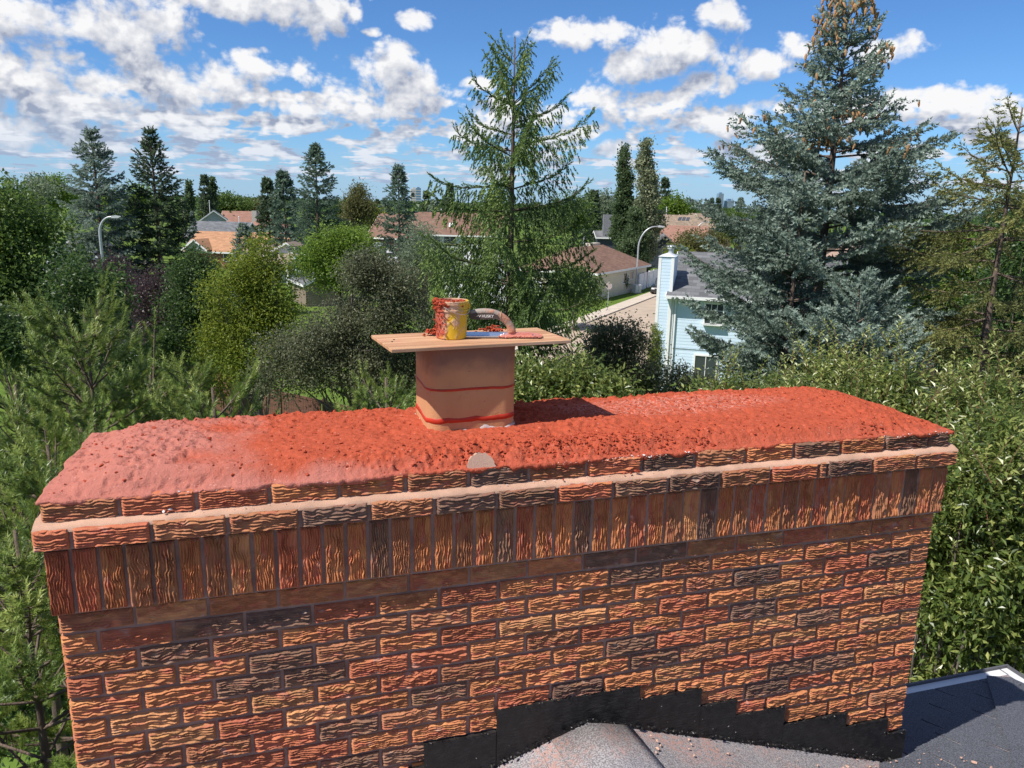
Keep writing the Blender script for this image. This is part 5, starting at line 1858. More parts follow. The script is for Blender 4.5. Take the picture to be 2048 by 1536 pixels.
M_BARK = plain('spruce_bark', (0.13, 0.095, 0.075), 0.95, 0.3, 9.0, bumpd=0.01, stretch=(1, 1, 0.3))
M_BARK2 = plain('grey_brown_bark', (0.15, 0.125, 0.105), 0.95, 0.3, 12.0, bumpd=0.01, stretch=(1, 1, 0.3))
N_BLUE = leaf_mat('blue_spruce_needles', (0.062, 0.088, 0.066), (0.145, 0.195, 0.155), (0.310, 0.385, 0.320), 0.26, 0.3, 0.55)
N_DARK = leaf_mat('dark_spruce_needles', (0.026, 0.047, 0.029), (0.055, 0.088, 0.047), (0.111, 0.150, 0.072), 0.26, 0.3, 0.55)
N_NORWAY = leaf_mat('norway_spruce_needles', (0.048, 0.084, 0.031), (0.102, 0.162, 0.048), (0.204, 0.276, 0.074), 0.26, 0.3, 0.5)
N_OLIVE = leaf_mat('thin_spruce_needles', (0.072, 0.084, 0.031), (0.150, 0.162, 0.054), (0.276, 0.270, 0.090), 0.26, 0.3, 0.5)
N_MID = leaf_mat('grey_green_needles', (0.042, 0.074, 0.054), (0.084, 0.138, 0.096), (0.174, 0.240, 0.168), 0.26, 0.3, 0.55)
N_PINE = leaf_mat('pine_needles', (0.060, 0.105, 0.022), (0.150, 0.220, 0.042), (0.370, 0.420, 0.110), 0.28, 0.4, 0.4)


def conifer(label, x, ytop, D, R, needle_m, seed, group=None, m=14, nl=0.045, w=0.011, spread=0.75, tr=0.16, name='spruce_tree', zscale=None, drop=0.0, **kw):
    r = np.random.default_rng(seed)
    top = at(x, ytop, D)
    H = float(top[2])
    P, Dd, L, T, B = conifer_shoots(r, H, R, **kw)
    V, F, T2 = needles(P, Dd, L, m, nl, w, spread, r, T, drop)
    e = empty(name, (top[0], top[1], 0), r.uniform(0, 6.28))
    tag(e, label, 'tree', group)
    obj('trunk', branches_mesh('trunk', B, H, tr, kw.get('lean', 0.0)), M_BARK, e)
    obj('crown', mesh_np('crown', V, F, T2), needle_m, e)
    return e, P, Dd


def ip(*tv):
    a, b = [x[0] for x in tv], [x[1] for x in tv]
    return lambda t: float(np.interp(t, a, b))


PROF = ip((0, 1.0), (0.4, 0.95), (0.65, 0.72), (0.80, 0.45), (0.90, 0.22), (0.96, 0.09), (1, 0.03))
# -- the two that stand right behind the chimney
prof_n = ip((0, 1.0), (0.5, 0.98), (0.68, 0.84), (0.77, 0.74), (0.86, 0.55), (0.93, 0.30), (1, 0.06))
conifer('tall open spruce with hanging twigs rising behind the clay flue', 1030, 76, 17.0, 2.08, N_NORWAY, 101, m=9, nl=0.085, w=0.034, spread=0.55, tr=0.16, drop=0.15,
        z0=3.2, whorl=0.60, per=5, el0=2, el1=60, droop=0.18, uptip=0.30, twig=0.30, hang=1.1, step=0.050, sl=0.19, prof=prof_n, gap=0.10, start=0.10, elp=6, wlow=0.45)
prof_b = ip((0, 1.0), (0.45, 1.15), (0.58, 1.05), (0.68, 0.92), (0.74, 0.64), (0.79, 0.42), (0.89, 0.23), (0.96, 0.17), (1, 0.10))
eb, Pb, Db = conifer('huge blue spruce with clusters of tan cones at its top', 1700, 4, 14.5, 2.05, N_BLUE, 102, m=9, nl=0.085, w=0.040, spread=0.80, tr=0.2,
                     z0=4.4, whorl=0.30, per=8, el0=8, el1=62, droop=0.20, uptip=0.26, twig=0.36, hang=0.12, step=0.095, sl=0.18, prof=prof_b, gap=0.06, start=0.22, elp=7)
# cones hanging in its top
r = np.random.default_rng(55)
Hb = float(at(1700, 4, 14.5)[2])
sel = np.where((Pb[:, 2] > Hb - 2.6) & (np.hypot(Pb[:, 0], Pb[:, 1]) > 0.10))[0]
wts = np.exp((Pb[sel, 2] - Hb) / 0.8) * (0.05 + smooth(0.5, 0.6, fbm(Pb[sel] * 2.2, 2, 61)))
sel = r.choice(sel, 340, replace=False, p=wts / wts.sum())
mbV, mbF, n = [], [], 0
prof_c = [(0.004, 0.0), (0.016, -0.015), (0.019, -0.04), (0.015, -0.075), (0.004, -0.10)]
for i in sel:
    b = MB().lathe(prof_c, 7)
    V, F = b.arr()
    tl = r.normal(0, 0.25, 2)
    V = V * r.uniform(1.0, 1.4)
    V[:, 0] += V[:, 2] * tl[0]
    V[:, 1] += V[:, 2] * tl[1]
    mbV.append(V + Pb[i] + Db[i] * 0.15 + unit(np.array([Pb[i][0], Pb[i][1], 0.0])) * 0.07)
    mbF.append([f + n for f in F])
    n += len(V)
F4 = np.concatenate([f for fs in mbF for f in fs if f.shape[1] == 4])
co = obj('cones', mesh_np('cones', np.concatenate(mbV), F4), plain('tan_cone', (0.36, 0.20, 0.095), 0.85, 0.25, 60.0), eb)
co['kind'] = 'stuff'
conifer('second blue spruce leaning into the big one beside the blue house', 1610, 345, 13.2, 1.15, N_BLUE, 103, m=9, nl=0.080, w=0.036, spread=0.8, tr=0.13,
        z0=4.6, whorl=0.36, per=6, el0=4, el1=50, droop=0.14, uptip=0.20, twig=0.36, hang=0.12, step=0.085, sl=0.18, start=0.22)
conifer('short blue spruce in front of the big one with pale new tips', 1722, 555, 12.0, 1.25, N_BLUE, 109, m=11, nl=0.075, w=0.034, spread=0.85, tr=0.1,
        z0=5.2, whorl=0.28, per=6, el0=10, el1=50, droop=0.1, uptip=0.2, twig=0.36, hang=0.08, step=0.07, sl=0.16, start=0.22)
prof_o = ip((0, 1.0), (0.6, 0.9), (0.8, 0.7), (0.92, 0.4), (1, 0.08))
conifer('thin yellowish spruce with bare inner twigs right of the blue spruce', 2045, 215, 12.5, 1.75, N_OLIVE, 104, m=8, nl=0.07, w=0.026, spread=0.7, tr=0.15,
        z0=4.6, whorl=0.33, per=5, el0=-4, el1=50, droop=0.05, uptip=0.18, twig=0.34, hang=0.35, step=0.085, sl=0.14, prof=prof_o, gap=0.10, start=0.25, elp=6)
# -- spruces in the middle distance
far_kw = dict(whorl=0.46, per=6, el0=-4, el1=45, droop=0.12, uptip=0.14, twig=0.40, hang=0.25, step=0.20, sl=0.28, start=0.2)
conifer('broad blue spruce left of the dark spruce behind the street lamp', 182, 262, 46, 2.55, N_BLUE, 105, m=13, nl=0.15, w=0.068, tr=0.22, z0=1.0, **far_kw)
conifer('dark green spruce beside the broad blue spruce', 300, 264, 48, 2.3, N_DARK, 106, m=13, nl=0.15, w=0.068, tr=0.22, z0=1.0, **{**far_kw, 'el1': 55, 'uptip': 0.2})
conifer('tall dark spruce standing by the white gabled house', 630, 287, 72, 2.7, N_MID, 107, m=12, nl=0.20, w=0.09, tr=0.25, z0=1.0, **{**far_kw, 'step': 0.3, 'sl': 0.36, 'whorl': 0.52})
conifer('blue-green spruce in front of the brown-roofed white house', 797, 332, 62, 2.0, N_MID, 108, m=12, nl=0.18, w=0.08, tr=0.2, z0=0.8, **{**far_kw, 'step': 0.26, 'sl': 0.32, 'whorl': 0.46})
conifer('small blue spruce in front of the orange roof', 487, 446, 62, 1.5, N_BLUE, 110, m=11, nl=0.17, w=0.08, tr=0.12, z0=0.3, **{**far_kw, 'sl': 0.24, 'whorl': 0.32})


def proto_conifer(seed, H, R, mat, **kw):
    r = np.random.default_rng(seed)
    P, Dd, L, T, B = conifer_shoots(r, H, R, **kw)
    V, F, T2 = needles(P, Dd, L, 8, 0.42, 0.22, 0.8, r, T)
    tm = branches_mesh('trunk', B, H, 0.2, trunk_only=True)
    tm.materials.append(M_BARK)
    cm = mesh_np('crown', V, F, T2)
    cm.materials.append(mat)
    return tm, cm, H


FK = dict(whorl=0.75, per=6, el0=-4, el1=45, droop=0.12, uptip=0.12, twig=0.4, hang=0.2, step=0.55, sl=0.6, start=0.2, z0=0.6)
PROTO = [proto_conifer(201, 12, 1.9, N_MID, **FK), proto_conifer(202, 12, 1.6, N_DARK, **FK), proto_conifer(203, 12, 2.0, N_BLUE, **FK)]


def copy_tree(pr, x, ytop, D, wsc, label, group=None, name='spruce_tree', cat='tree', base=0.0):
    tm, cm, H = pr
    p = at(x, ytop, D)
    s = p[2] / H
    e = empty(name, (p[0], p[1], 0), random.uniform(0, 6.28))
    tag(e, label, cat, group)
    for nm, me in (('trunk', tm), ('crown', cm)):
        o = bpy.data.objects.new(nm, me)
        COL.objects.link(o)
        o.parent = e
        o.scale = (s * wsc, s * wsc, s)
    return e


for (x, yt, D, k, ws, lab) in ((534, 362, 98, 1, 0.95, 'narrow dark spruce, shorter of the pair left of the tall dark spruce'), (566, 343, 92, 0, 0.95, 'narrow spruce, taller of the pair left of the tall dark spruce'),
                               (408, 354, 165, 1, 0.9, 'spruce behind the two-storey grey house'), (384, 425, 110, 2, 0.6, 'bluish spruce in front of the two-storey grey house'),
                               (1308, 365, 210, 1, 0.9, 'dark spruce just right of the pale poplar'), (1331, 360, 200, 1, 1.0, 'taller dark spruce right of the pale poplar'),
                               (1188, 385, 130, 1, 1.1, 'dark spruce behind the tall grey chimney'), (853, 385, 190, 1, 1.1, 'dark spruce beside the concrete tower'),
                               (900, 370, 200, 1, 1.0, 'spruce tip showing left of the middle spruce'), (870, 400, 160, 2, 1.3, 'grey-blue spruce behind the brown roof')):
    copy_tree(PROTO[k], x, yt, D, ws, lab)
far_list = [(455, 402, 240), (470, 400, 260), (510, 404, 230), (690, 395, 300), (755, 400, 260), (770, 396, 280), (1360, 398, 300), (1385, 402, 280), (1412, 404, 330), (1424, 396, 310), (1437, 398, 320),
            (1482, 396, 290), (1160, 395, 260), (1115, 398, 300), (60, 395, 200), (100, 385, 210), (230, 390, 220), (2010, 420, 200), (1975, 415, 210), (1930, 420, 230), (1880, 418, 260), (1840, 415, 240)]
for i, (x, yt, D) in enumerate(far_list):
    copy_tree(PROTO[i % 3], x, yt, D, random.uniform(0.9, 1.3), 'far dark conifer on the suburban skyline', 'far conifers on the skyline')


# -- broadleaf trees
def leaves(C, Dr, Nn, ln, wd, r, tint, fold=0.25, curl=0.0):
    n = len(C)
    Dr = unit(Dr)
    S = unit(np.cross(Dr, Nn))
    Nn = np.cross(S, Dr)
    l_ = (ln * r.uniform(0.7, 1.2, n))[:, None]
    w_ = (wd * r.uniform(0.75, 1.2, n))[:, None]
    a = C
    b = C + Dr * l_
    m1 = C + Dr * l_ * 0.45 + S * w_ * 0.5 + Nn * w_ * fold
    m2 = C + Dr * l_ * 0.45 - S * w_ * 0.5 + Nn * w_ * fold
    b = b - Nn * l_ * curl
    V = np.stack([a, m1, b, m2], 1).reshape(-1, 3)
    i = np.arange(n)[:, None] * 4
    F = np.concatenate([i + [[0, 1, 2]], i + [[0, 2, 3]]])
    return V, F, np.repeat(tint, 4)


def leafy_crown(r, blobs, n_clump, per, ln, wd, rc=0.35, shell=0.55, up=0.4, droop=0.3, wild=0.9):
    """blobs: (cx,cy,cz,rx,ry,rz) ellipsoids of the crown; leaves gathered in clumps near their surfaces"""
    vol = np.array([b[3] * b[4] * b[5] for b in blobs]) ** 0.67
    bi = r.choice(len(blobs), n_clump, p=vol / vol.sum())
    Bc, Br = np.array([b[:3] for b in blobs])[bi], np.array([b[3:] for b in blobs])[bi]
    d = unit(r.normal(0, 1, (n_clump, 3)))
    rr = shell + (1 - shell) * r.uniform(0, 1, n_clump) ** 0.5
    rr *= 1 + 0.16 * (fbm(d * 2.2 + bi[:, None], 2, 3) - 0.5) * 2
    Cc = Bc + d * Br * rr[:, None]
    ct = r.normal(0.46, 0.17, n_clump)
    C = np.repeat(Cc, per, 0) + r.normal(0, 1, (n_clump * per, 3)) * rc * np.array([1, 1, 0.75])
    out = np.repeat(d, per, 0)
    Dr = out * 0.8 + r.normal(0, wild, C.shape) + np.array([0, 0, -droop])
    Nn = out * 0.5 + r.normal(0, 0.6, C.shape) + np.array([0, 0, up])
    T = np.clip(np.repeat(ct, per) + r.normal(0, 0.20, len(C)), 0, 1)
    V, F, T2 = leaves(C, Dr, unit(Nn), ln, wd, r, T)
    return V, F, T2, Cc


def limbs(r, Cc, H0, tr, n=40, base=(0, 0), top=None):
    mb = MB()
    top = top if top is not None else Cc[:, 2].max() * 0.8
    zs = np.linspace(0, top, 9)
    wob = np.stack([base[0] + 0.12 * np.sin(zs * 1.1 + r.uniform(0, 6)) * zs / max(top, 1), base[1] + 0.12 * np.cos(zs * 0.9) * zs / max(top, 1), zs], 1)
    mb.tube(wob, np.linspace(tr, tr * 0.25, 9), 9)
    for i in r.choice(len(Cc), min(n, len(Cc)), replace=False):
        c = Cc[i]
        z0 = r.uniform(H0, max(H0 + 0.1, min(c[2], top)))
        a = np.array([np.interp(z0, zs, wob[:, 0]), np.interp(z0, zs, wob[:, 1]), z0])
        mid = a * 0.5 + c * 0.5 + np.array([0, 0, -0.12 * np.linalg.norm(c - a)])
        s = np.linspace(0, 1, 6)[:, None]
        q_ = (1 - s) ** 2 * a + 2 * s * (1 - s) * mid + s ** 2 * c
        mb.tube(q_, np.linspace(tr * 0.28, 0.008, 6), 5, cap=False)
    return mb.mesh('trunk', True)


def broadleaf(name, label, D, px_blobs, mat, seed, n_clump, per, ln, wd, rc=0.35, tr=0.12, bark=None, group=None, depth=0.9, cat='tree', nlimb=40, base_px=None, lumps_n=8, lump_r=0.38, core=0.70, **kw):
    """px_blobs: (x, y, half width, half height) in photo pixels at D metres ahead"""
    r = np.random.default_rng(seed)
    k = D / FPX
    xs = np.array([b[0] for b in px_blobs])
    bx = base_px if base_px else xs.mean()
    p0 = at(bx, 600, D)
    blobs = []
    for b in px_blobs:
        p = at(b[0], b[1], D)
        dy = b[4] if len(b) > 4 else 0.0
        blobs.append((p[0] - p0[0], dy, p[2], b[2] * k, max(b[2], b[3]) * k * depth, b[3] * k))
    big = blobs
    blobs = []
    for b in big:
        c_, q_ = np.array(b[:3]), np.array(b[3:])
        blobs.append((*c_, *(q_ * core)))
        for _ in range(lumps_n):
            d_ = unit(r.normal(0, 1, 3) + np.array([0, -0.25, 0.25]))
            f_ = r.uniform(lump_r * 0.75, lump_r * 1.25)
            blobs.append((*(c_ + d_ * q_ * r.uniform(0.66, 0.98)), *(np.full(3, np.cbrt(q_.prod())) * 0.5 * f_ + q_ * 0.5 * f_)))
    V, F, T, Cc = leafy_crown(r, blobs, n_clump, per, ln, wd, rc * 0.8, **kw)
    ok_ = V[F[:, 0], 2] > 0.05
    e = empty(name, (p0[0], p0[1], 0))
    tag(e, label, cat, group)
    obj('trunk', limbs(r, Cc[Cc[:, 2] > 0.3], 0.5, tr, nlimb), bark or M_BARK2, e)
    obj('crown', mesh_np('crown', V, F[ok_], T), mat, e)
    return e


G_MAPLE = leaf_mat('maple_leaves', (0.041, 0.081, 0.019), (0.084, 0.149, 0.032), (0.182, 0.263, 0.057), 0.42, 0.35, 0.45)
G_DARK = leaf_mat('deep_green_leaves', (0.027, 0.057, 0.019), (0.057, 0.105, 0.032), (0.128, 0.203, 0.054), 0.42, 0.4, 0.42)
G_CRAB = leaf_mat('dark_crab_leaves', (0.050, 0.062, 0.032), (0.110, 0.125, 0.064), (0.250, 0.250, 0.145), 0.40, 0.30, 0.45)
G_PURP = leaf_mat('purple_leaves', (0.026, 0.016, 0.018), (0.062, 0.036, 0.042), (0.143, 0.098, 0.098), 0.42, 0.5, 0.4)
G_YELL = leaf_mat('yellow_green_leaves', (0.081, 0.119, 0.018), (0.175, 0.225, 0.027), (0.319, 0.356, 0.050), 0.42, 0.3, 0.5)
G_BRIGHT = leaf_mat('bright_green_leaves', (0.060, 0.114, 0.017), (0.126, 0.210, 0.026), (0.246, 0.342, 0.050), 0.42, 0.3, 0.5)
G_PALE = leaf_mat('silvery_leaves', (0.077, 0.110, 0.066), (0.154, 0.204, 0.121), (0.308, 0.363, 0.242), 0.42, 0.35, 0.5)
G_SHRUB = leaf_mat('glossy_shrub_leaves', (0.045, 0.078, 0.018), (0.125, 0.180, 0.040), (0.430, 0.450, 0.140), 0.42, 0.6, 0.34)
G_OLIVE = leaf_mat('olive_leaves', (0.063, 0.069, 0.025), (0.127, 0.132, 0.046), (0.230, 0.224, 0.081), 0.42, 0.3, 0.5)

# left side
broadleaf('maple_tree', 'tall leafy green maple at the left edge beside the blue spruce', 24, [(30, 430, 80, 75), (55, 520, 85, 90), (0, 600, 100, 120), (60, 640, 120, 100), (-60, 480, 70, 110)], G_MAPLE, 301, 900, 26, 0.13, 0.10, 0.32, 0.16)
broadleaf('ash_tree', 'dense dark green ash behind the near pine', 21, [(150, 590, 75, 60), (60, 680, 120, 90), (170, 660, 60, 60), (200, 600, 40, 40)], G_DARK, 302, 620, 26, 0.12, 0.08, 0.28, 0.14)
broadleaf('ash_tree', 'added low dark green fill tree standing in for shade below the near pines', 9.5, [(40, 1250, 130, 200), (-40, 1050, 120, 160), (110, 1420, 90, 160), (60, 950, 90, 90)], G_DARK, 324, 620, 24, 0.09, 0.06, 0.2, 0.1)  # dense filler tree added to darken the bright gap behind the near pines
broadleaf('plum_tree', 'purple-leaf plum below the left street lamp', 34, [(235, 575, 45, 45), (215, 560, 30, 30), (262, 590, 36, 45)], G_PURP, 303, 420, 24, 0.11, 0.07, 0.34, 0.12, group=None)
broadleaf('plum_tree', 'second purple-leaf plum below the dark spruce', 30, [(320, 590, 45, 50), (345, 640, 42, 48), (305, 640, 30, 40)], G_PURP, 304, 420, 24, 0.10, 0.065, 0.3, 0.12)
broadleaf('apple_tree', 'olive-green apple tree between the purple plum and yellow-green tree', 26, [(390, 545, 50, 42), (385, 620, 62, 60), (370, 690, 70, 55), (430, 640, 45, 60)], G_DARK, 305, 640, 26, 0.10, 0.065, 0.26, 0.12)
broadleaf('ash_tree', 'yellow-green tree standing in front of the taupe shed', 23, [(510, 545, 62, 50), (480, 600, 70, 60), (545, 600, 62, 60), (500, 680, 88, 75), (460, 745, 60, 60), (560, 660, 50, 70), (520, 505, 30, 26)], G_YELL, 306, 1000, 26, 0.10, 0.05, 0.24, 0.13)
broadleaf('crab_apple', 'big dark bronze-leaved crab apple left of the bucket', 17.5, [(765, 588, 82, 76), (668, 650, 72, 56), (615, 715, 85, 62), (770, 670, 92, 90), (700, 740, 140, 62), (808, 562, 50, 48), (725, 548, 40, 32), (570, 755, 65, 42)], G_CRAB, 307, 1500, 30, 0.075, 0.04, 0.2, 0.15)
broadleaf('elm_tree', 'bright green tree behind the crab apple', 44, [(665, 500, 52, 42), (640, 540, 45, 40), (715, 500, 40, 38), (700, 545, 60, 40)], G_BRIGHT, 308, 620, 26, 0.16, 0.10, 0.42, 0.16)
broadleaf('willow_tree', 'silvery grey-green willow below the brown roof', 50, [(850, 500, 44, 38), (880, 540, 50, 40), (825, 540, 36, 40)], G_PALE, 309, 420, 24, 0.20, 0.07, 0.5, 0.16)
broadleaf('shrub', 'light green bush just beyond the chimney at its flue', 9.5, [(1080, 790, 60, 55), (1160, 780, 70, 50), (1230, 800, 50, 45), (1050, 760, 40, 35)], G_SHRUB, 310, 420, 22, 0.075, 0.035, 0.14, 0.06, cat='shrub')
broadleaf('crab_apple', 'dark bronze-leaved crab apple in front of the street', 18.5, [(1220, 690, 62, 50), (1190, 740, 75, 50), (1265, 740, 60, 48), (1240, 655, 40, 30), (1290, 760, 40, 30)], G_CRAB, 311, 620, 30, 0.075, 0.04, 0.19, 0.12)
broadleaf('shrub', 'dark bronze shrub at the foot of the blue house', 19.5, [(1360, 770, 45, 28), (1410, 780, 50, 25), (1330, 790, 40, 25)], G_CRAB, 312, 260, 28, 0.075, 0.04, 0.17, 0.07, cat='shrub')
broadleaf('maple_tree', 'sunlit yellow-green tree between the blue and thin spruces', 23, [(1870, 560, 70, 60), (1890, 640, 60, 70), (1840, 500, 40, 30), (1930, 600, 50, 60), (1900, 500, 60, 30)], G_BRIGHT, 313, 640, 24, 0.11, 0.075, 0.26, 0.12)
broadleaf('ash_tree', 'dark leafy tree behind the thin yellowish spruce', 19, [(2020, 560, 80, 110), (1985, 680, 80, 90), (2070, 700, 80, 120), (2040, 440, 50, 60)], G_DARK, 322, 560, 24, 0.11, 0.07, 0.28, 0.13)
broadleaf('ash_tree', 'leafy tree behind the big blue spruce beside the coral roof', 30, [(1700, 620, 150, 90), (1600, 660, 90, 70), (1800, 680, 90, 70)], G_DARK, 323, 500, 24, 0.14, 0.09, 0.36, 0.15)
broadleaf('olive_tree', 'olive-brown rounded tree beside the street lamp behind the blue house', 118, [(1395, 488, 38, 22), (1370, 495, 28, 18), (1425, 492, 24, 18)], G_OLIVE, 314, 300, 20, 0.40, 0.2, 0.8, 0.16)
broadleaf('bush', 'pale green bushes at the foot of the navy garage', 112, [(1345, 505, 22, 10), (1370, 507, 16, 8)], G_YELL, 315, 90, 20, 0.3, 0.16, 0.5, 0.08, cat='bush', nlimb=12)
broadleaf('bush', 'round dark shrub against the white fence', 85, [(1247, 563, 7, 14)], G_DARK, 316, 60, 24, 0.16, 0.09, 0.2, 0.05, cat='bush', nlimb=10)
broadleaf('elder_bush', 'green bush beside the cream bungalow behind the middle spruce', 58, [(1165, 590, 34, 32), (1135, 565, 36, 40)], G_MAPLE, 317, 340, 24, 0.2, 0.12, 0.5, 0.1, cat='bush')
broadleaf('hazel_bush', 'shaded green bushes in the yard below the plum trees', 30, [(280, 720, 60, 40), (210, 730, 60, 40), (330, 740, 50, 30)], G_DARK, 318, 320, 24, 0.11, 0.07, 0.28, 0.06, cat='bush')
broadleaf('lilac_bush', 'green bush low behind the chimney under the crab apple', 22, [(780, 770, 60, 40), (850, 740, 50, 60), (900, 700, 60, 70)], G_DARK, 319, 420, 24, 0.10, 0.07, 0.26, 0.06, cat='bush')
broadleaf('birch_tree', 'slender birch with hanging olive foliage behind the brown roof slope', 96, [(715, 405, 20, 26), (712, 430, 26, 26), (735, 420, 18, 24), (715, 385, 9, 12)], G_OLIVE, 320, 320, 24, 0.30, 0.12, 0.6, 0.16)
broadleaf('birch_tree', 'rounded olive tree behind the red-brown hip roof', 210, [(490, 418, 32, 13), (465, 422, 22, 12), (515, 420, 22, 12)], G_OLIVE, 321, 260, 20, 0.7, 0.35, 1.2, 0.2)
# poplars
def poplar(label, D, x, yt, yb, hw, mat, seed, n, per, ln):
    bl = []
    m = 7
    for i in range(m):
        f = i / (m - 1)
        y = yt + (yb - yt) * (0.06 + 0.94 * f)
        bl.append((x, y, hw * (0.25 + 0.75 * min(1, f * 1.6)), (yb - yt) / m * 0.85))
    return broadleaf('poplar_tree', label, D, bl, mat, seed, n, per, ln, ln * 0.7, 0.35, 0.18, droop=-0.6)


G_POP = leaf_mat('poplar_leaves', (0.039, 0.072, 0.029), (0.085, 0.137, 0.055), (0.176, 0.234, 0.111), 0.42, 0.35, 0.5)
poplar('narrow dark poplar left of the pale poplar by the street', 100, 1247, 310, 490, 20, G_POP, 331, 520, 26, 0.32)
poplar('tall pale columnar poplar with visible grey stems by the street', 97, 1291, 290, 520, 30, leaf_mat('pale_poplar_leaves', (0.110, 0.135, 0.070), (0.210, 0.240, 0.130), (0.360, 0.380, 0.240), 0.25, 0.35, 0.5), 332, 680, 26, 0.32)
poplar('dark poplar leaning against the pale one', 94, 1270, 420, 520, 26, G_POP, 333, 380, 26, 0.32)
poplar('thin poplar behind the dark spruce at left', 160, 378, 366, 430, 7, G_POP, 334, 160, 20, 0.5)
poplar('broad poplar behind the two-storey grey house', 170, 424, 360, 430, 11, G_POP, 335, 220, 20, 0.5)
broadleaf('cedar', 'small pointed cedar beside the blue house corner', 30, [(1309, 715, 12, 32), (1309, 685, 9, 26), (1309, 660, 4, 14)], G_YELL, 340, 160, 24, 0.09, 0.03, 0.10, 0.05, droop=-0.6)
# bare pale stems in front of the left spruce
r = np.random.default_rng(77)
st0 = at(146, 520, 52)
bs_ = empty('bare_shrub', (st0[0], st0[1], 0))
tag(bs_, 'tall bare shrub of pale dead stems before the broad blue spruce', 'shrub')
mb = MB()
for i in range(46):
    a, b = r.normal(0, 0.28), r.normal(0, 0.28)
    h_ = r.uniform(4.2, 8.3)
    s = np.linspace(0, 1, 6)
    mb.tube(np.stack([a + (a * 1.2 + r.normal(0, 0.15)) * s + 0.05 * np.sin(s * 6 + i), b + (b + r.normal(0, 0.15)) * s, h_ * s], 1), np.linspace(0.035, 0.008, 6), 5, cap=False)
    for j in range(5):
        z = r.uniform(0.4, 0.95)
        p = np.array([a + a * 1.2 * z, b + b * z, h_ * z])
        mb.tube([p, p + [r.normal(0, 0.18), r.normal(0, 0.18), r.uniform(0.3, 0.8)]], [0.012, 0.004], 4, cap=False)
obj('stems', mb.mesh('stems', True), plain('dead_stem', (0.36, 0.29, 0.22), 0.9), bs_)

# far wood: reads as one mass
r = np.random.default_rng(88)
blobs = []
for i in range(1500):
    D = 170 * math.exp(r.uniform(0, 2.6))
    xx = r.uniform(-0.78, 0.78) * D
    h_ = r.uniform(5, 9.0) if D < 500 else r.uniform(7, 10.5)
    k_ = 1 + D / 700
    blobs.append((xx, D, h_ * 0.5, r.uniform(3, 6) * k_, r.uniform(3, 6) * k_, h_ * 0.5))
V, F, T, Cc = leafy_crown(r, blobs, 10000, 5, 1.15, 1.0, 1.3, shell=0.6)
sc_f = np.clip(V[0::4, 1] / 260, 0.9, 6)                      # farther clumps stand for whole boughs
ctr = V.reshape(-1, 4, 3).mean(1, keepdims=True)
V = (ctr + (V.reshape(-1, 4, 3) - ctr) * sc_f[:, None, None]).reshape(-1, 3)
ok_ = V[F[:, 0], 2] > 0.1
fw_ = obj('far_wood', mesh_np('far_wood', V, F[ok_], T), G_DARK)
tag(fw_, 'far belt of mixed suburban trees along the horizon', 'trees', kind='stuff')
G_FARP = leaf_mat('far_poplars', (0.05, 0.08, 0.03), (0.09, 0.14, 0.05), (0.17, 0.23, 0.09), 0.42)
for (x, y, D, hw, hh, lab, mt) in ((60, 395, 110, 60, 34, 'pale silvery tree beyond the left maple', G_PALE), (110, 385, 130, 40, 26, 'bright green tree between maple and blue spruce', G_BRIGHT), (250, 400, 140, 50, 30, 'bright green tree between the two left spruces', G_BRIGHT),
                                   (760, 432, 140, 18, 14, 'yellowish bush behind the steep brown roof', G_YELL), (1215, 415, 160, 30, 26, 'silvery tree left of the narrow poplar', G_PALE), (1150, 420, 110, 40, 34, 'green tree behind the middle spruce at right', G_MAPLE),
                                   (975, 425, 120, 40, 30, 'green tree behind the middle spruce at left', G_MAPLE), (1345, 415, 190, 30, 16, 'bright green tree behind the shake roof', G_BRIGHT), (690, 425, 150, 26, 20, 'green tree behind the tall dark spruce', G_DARK), (450, 410, 200, 40, 16, 'green tree on the skyline left of the olive tree', G_MAPLE), (1480, 440, 120, 40, 26, 'green tree beyond the brown box house', G_MAPLE)):
    broadleaf('garden_tree', lab, D, [(x, y, hw, hh), (x - hw * 0.4, y + hh * 0.7, hw * 0.8, hh)], mt, int(x), 260, 20, 0.36 * D / 120, 0.24 * D / 120, 0.55 * D / 100, 0.18)

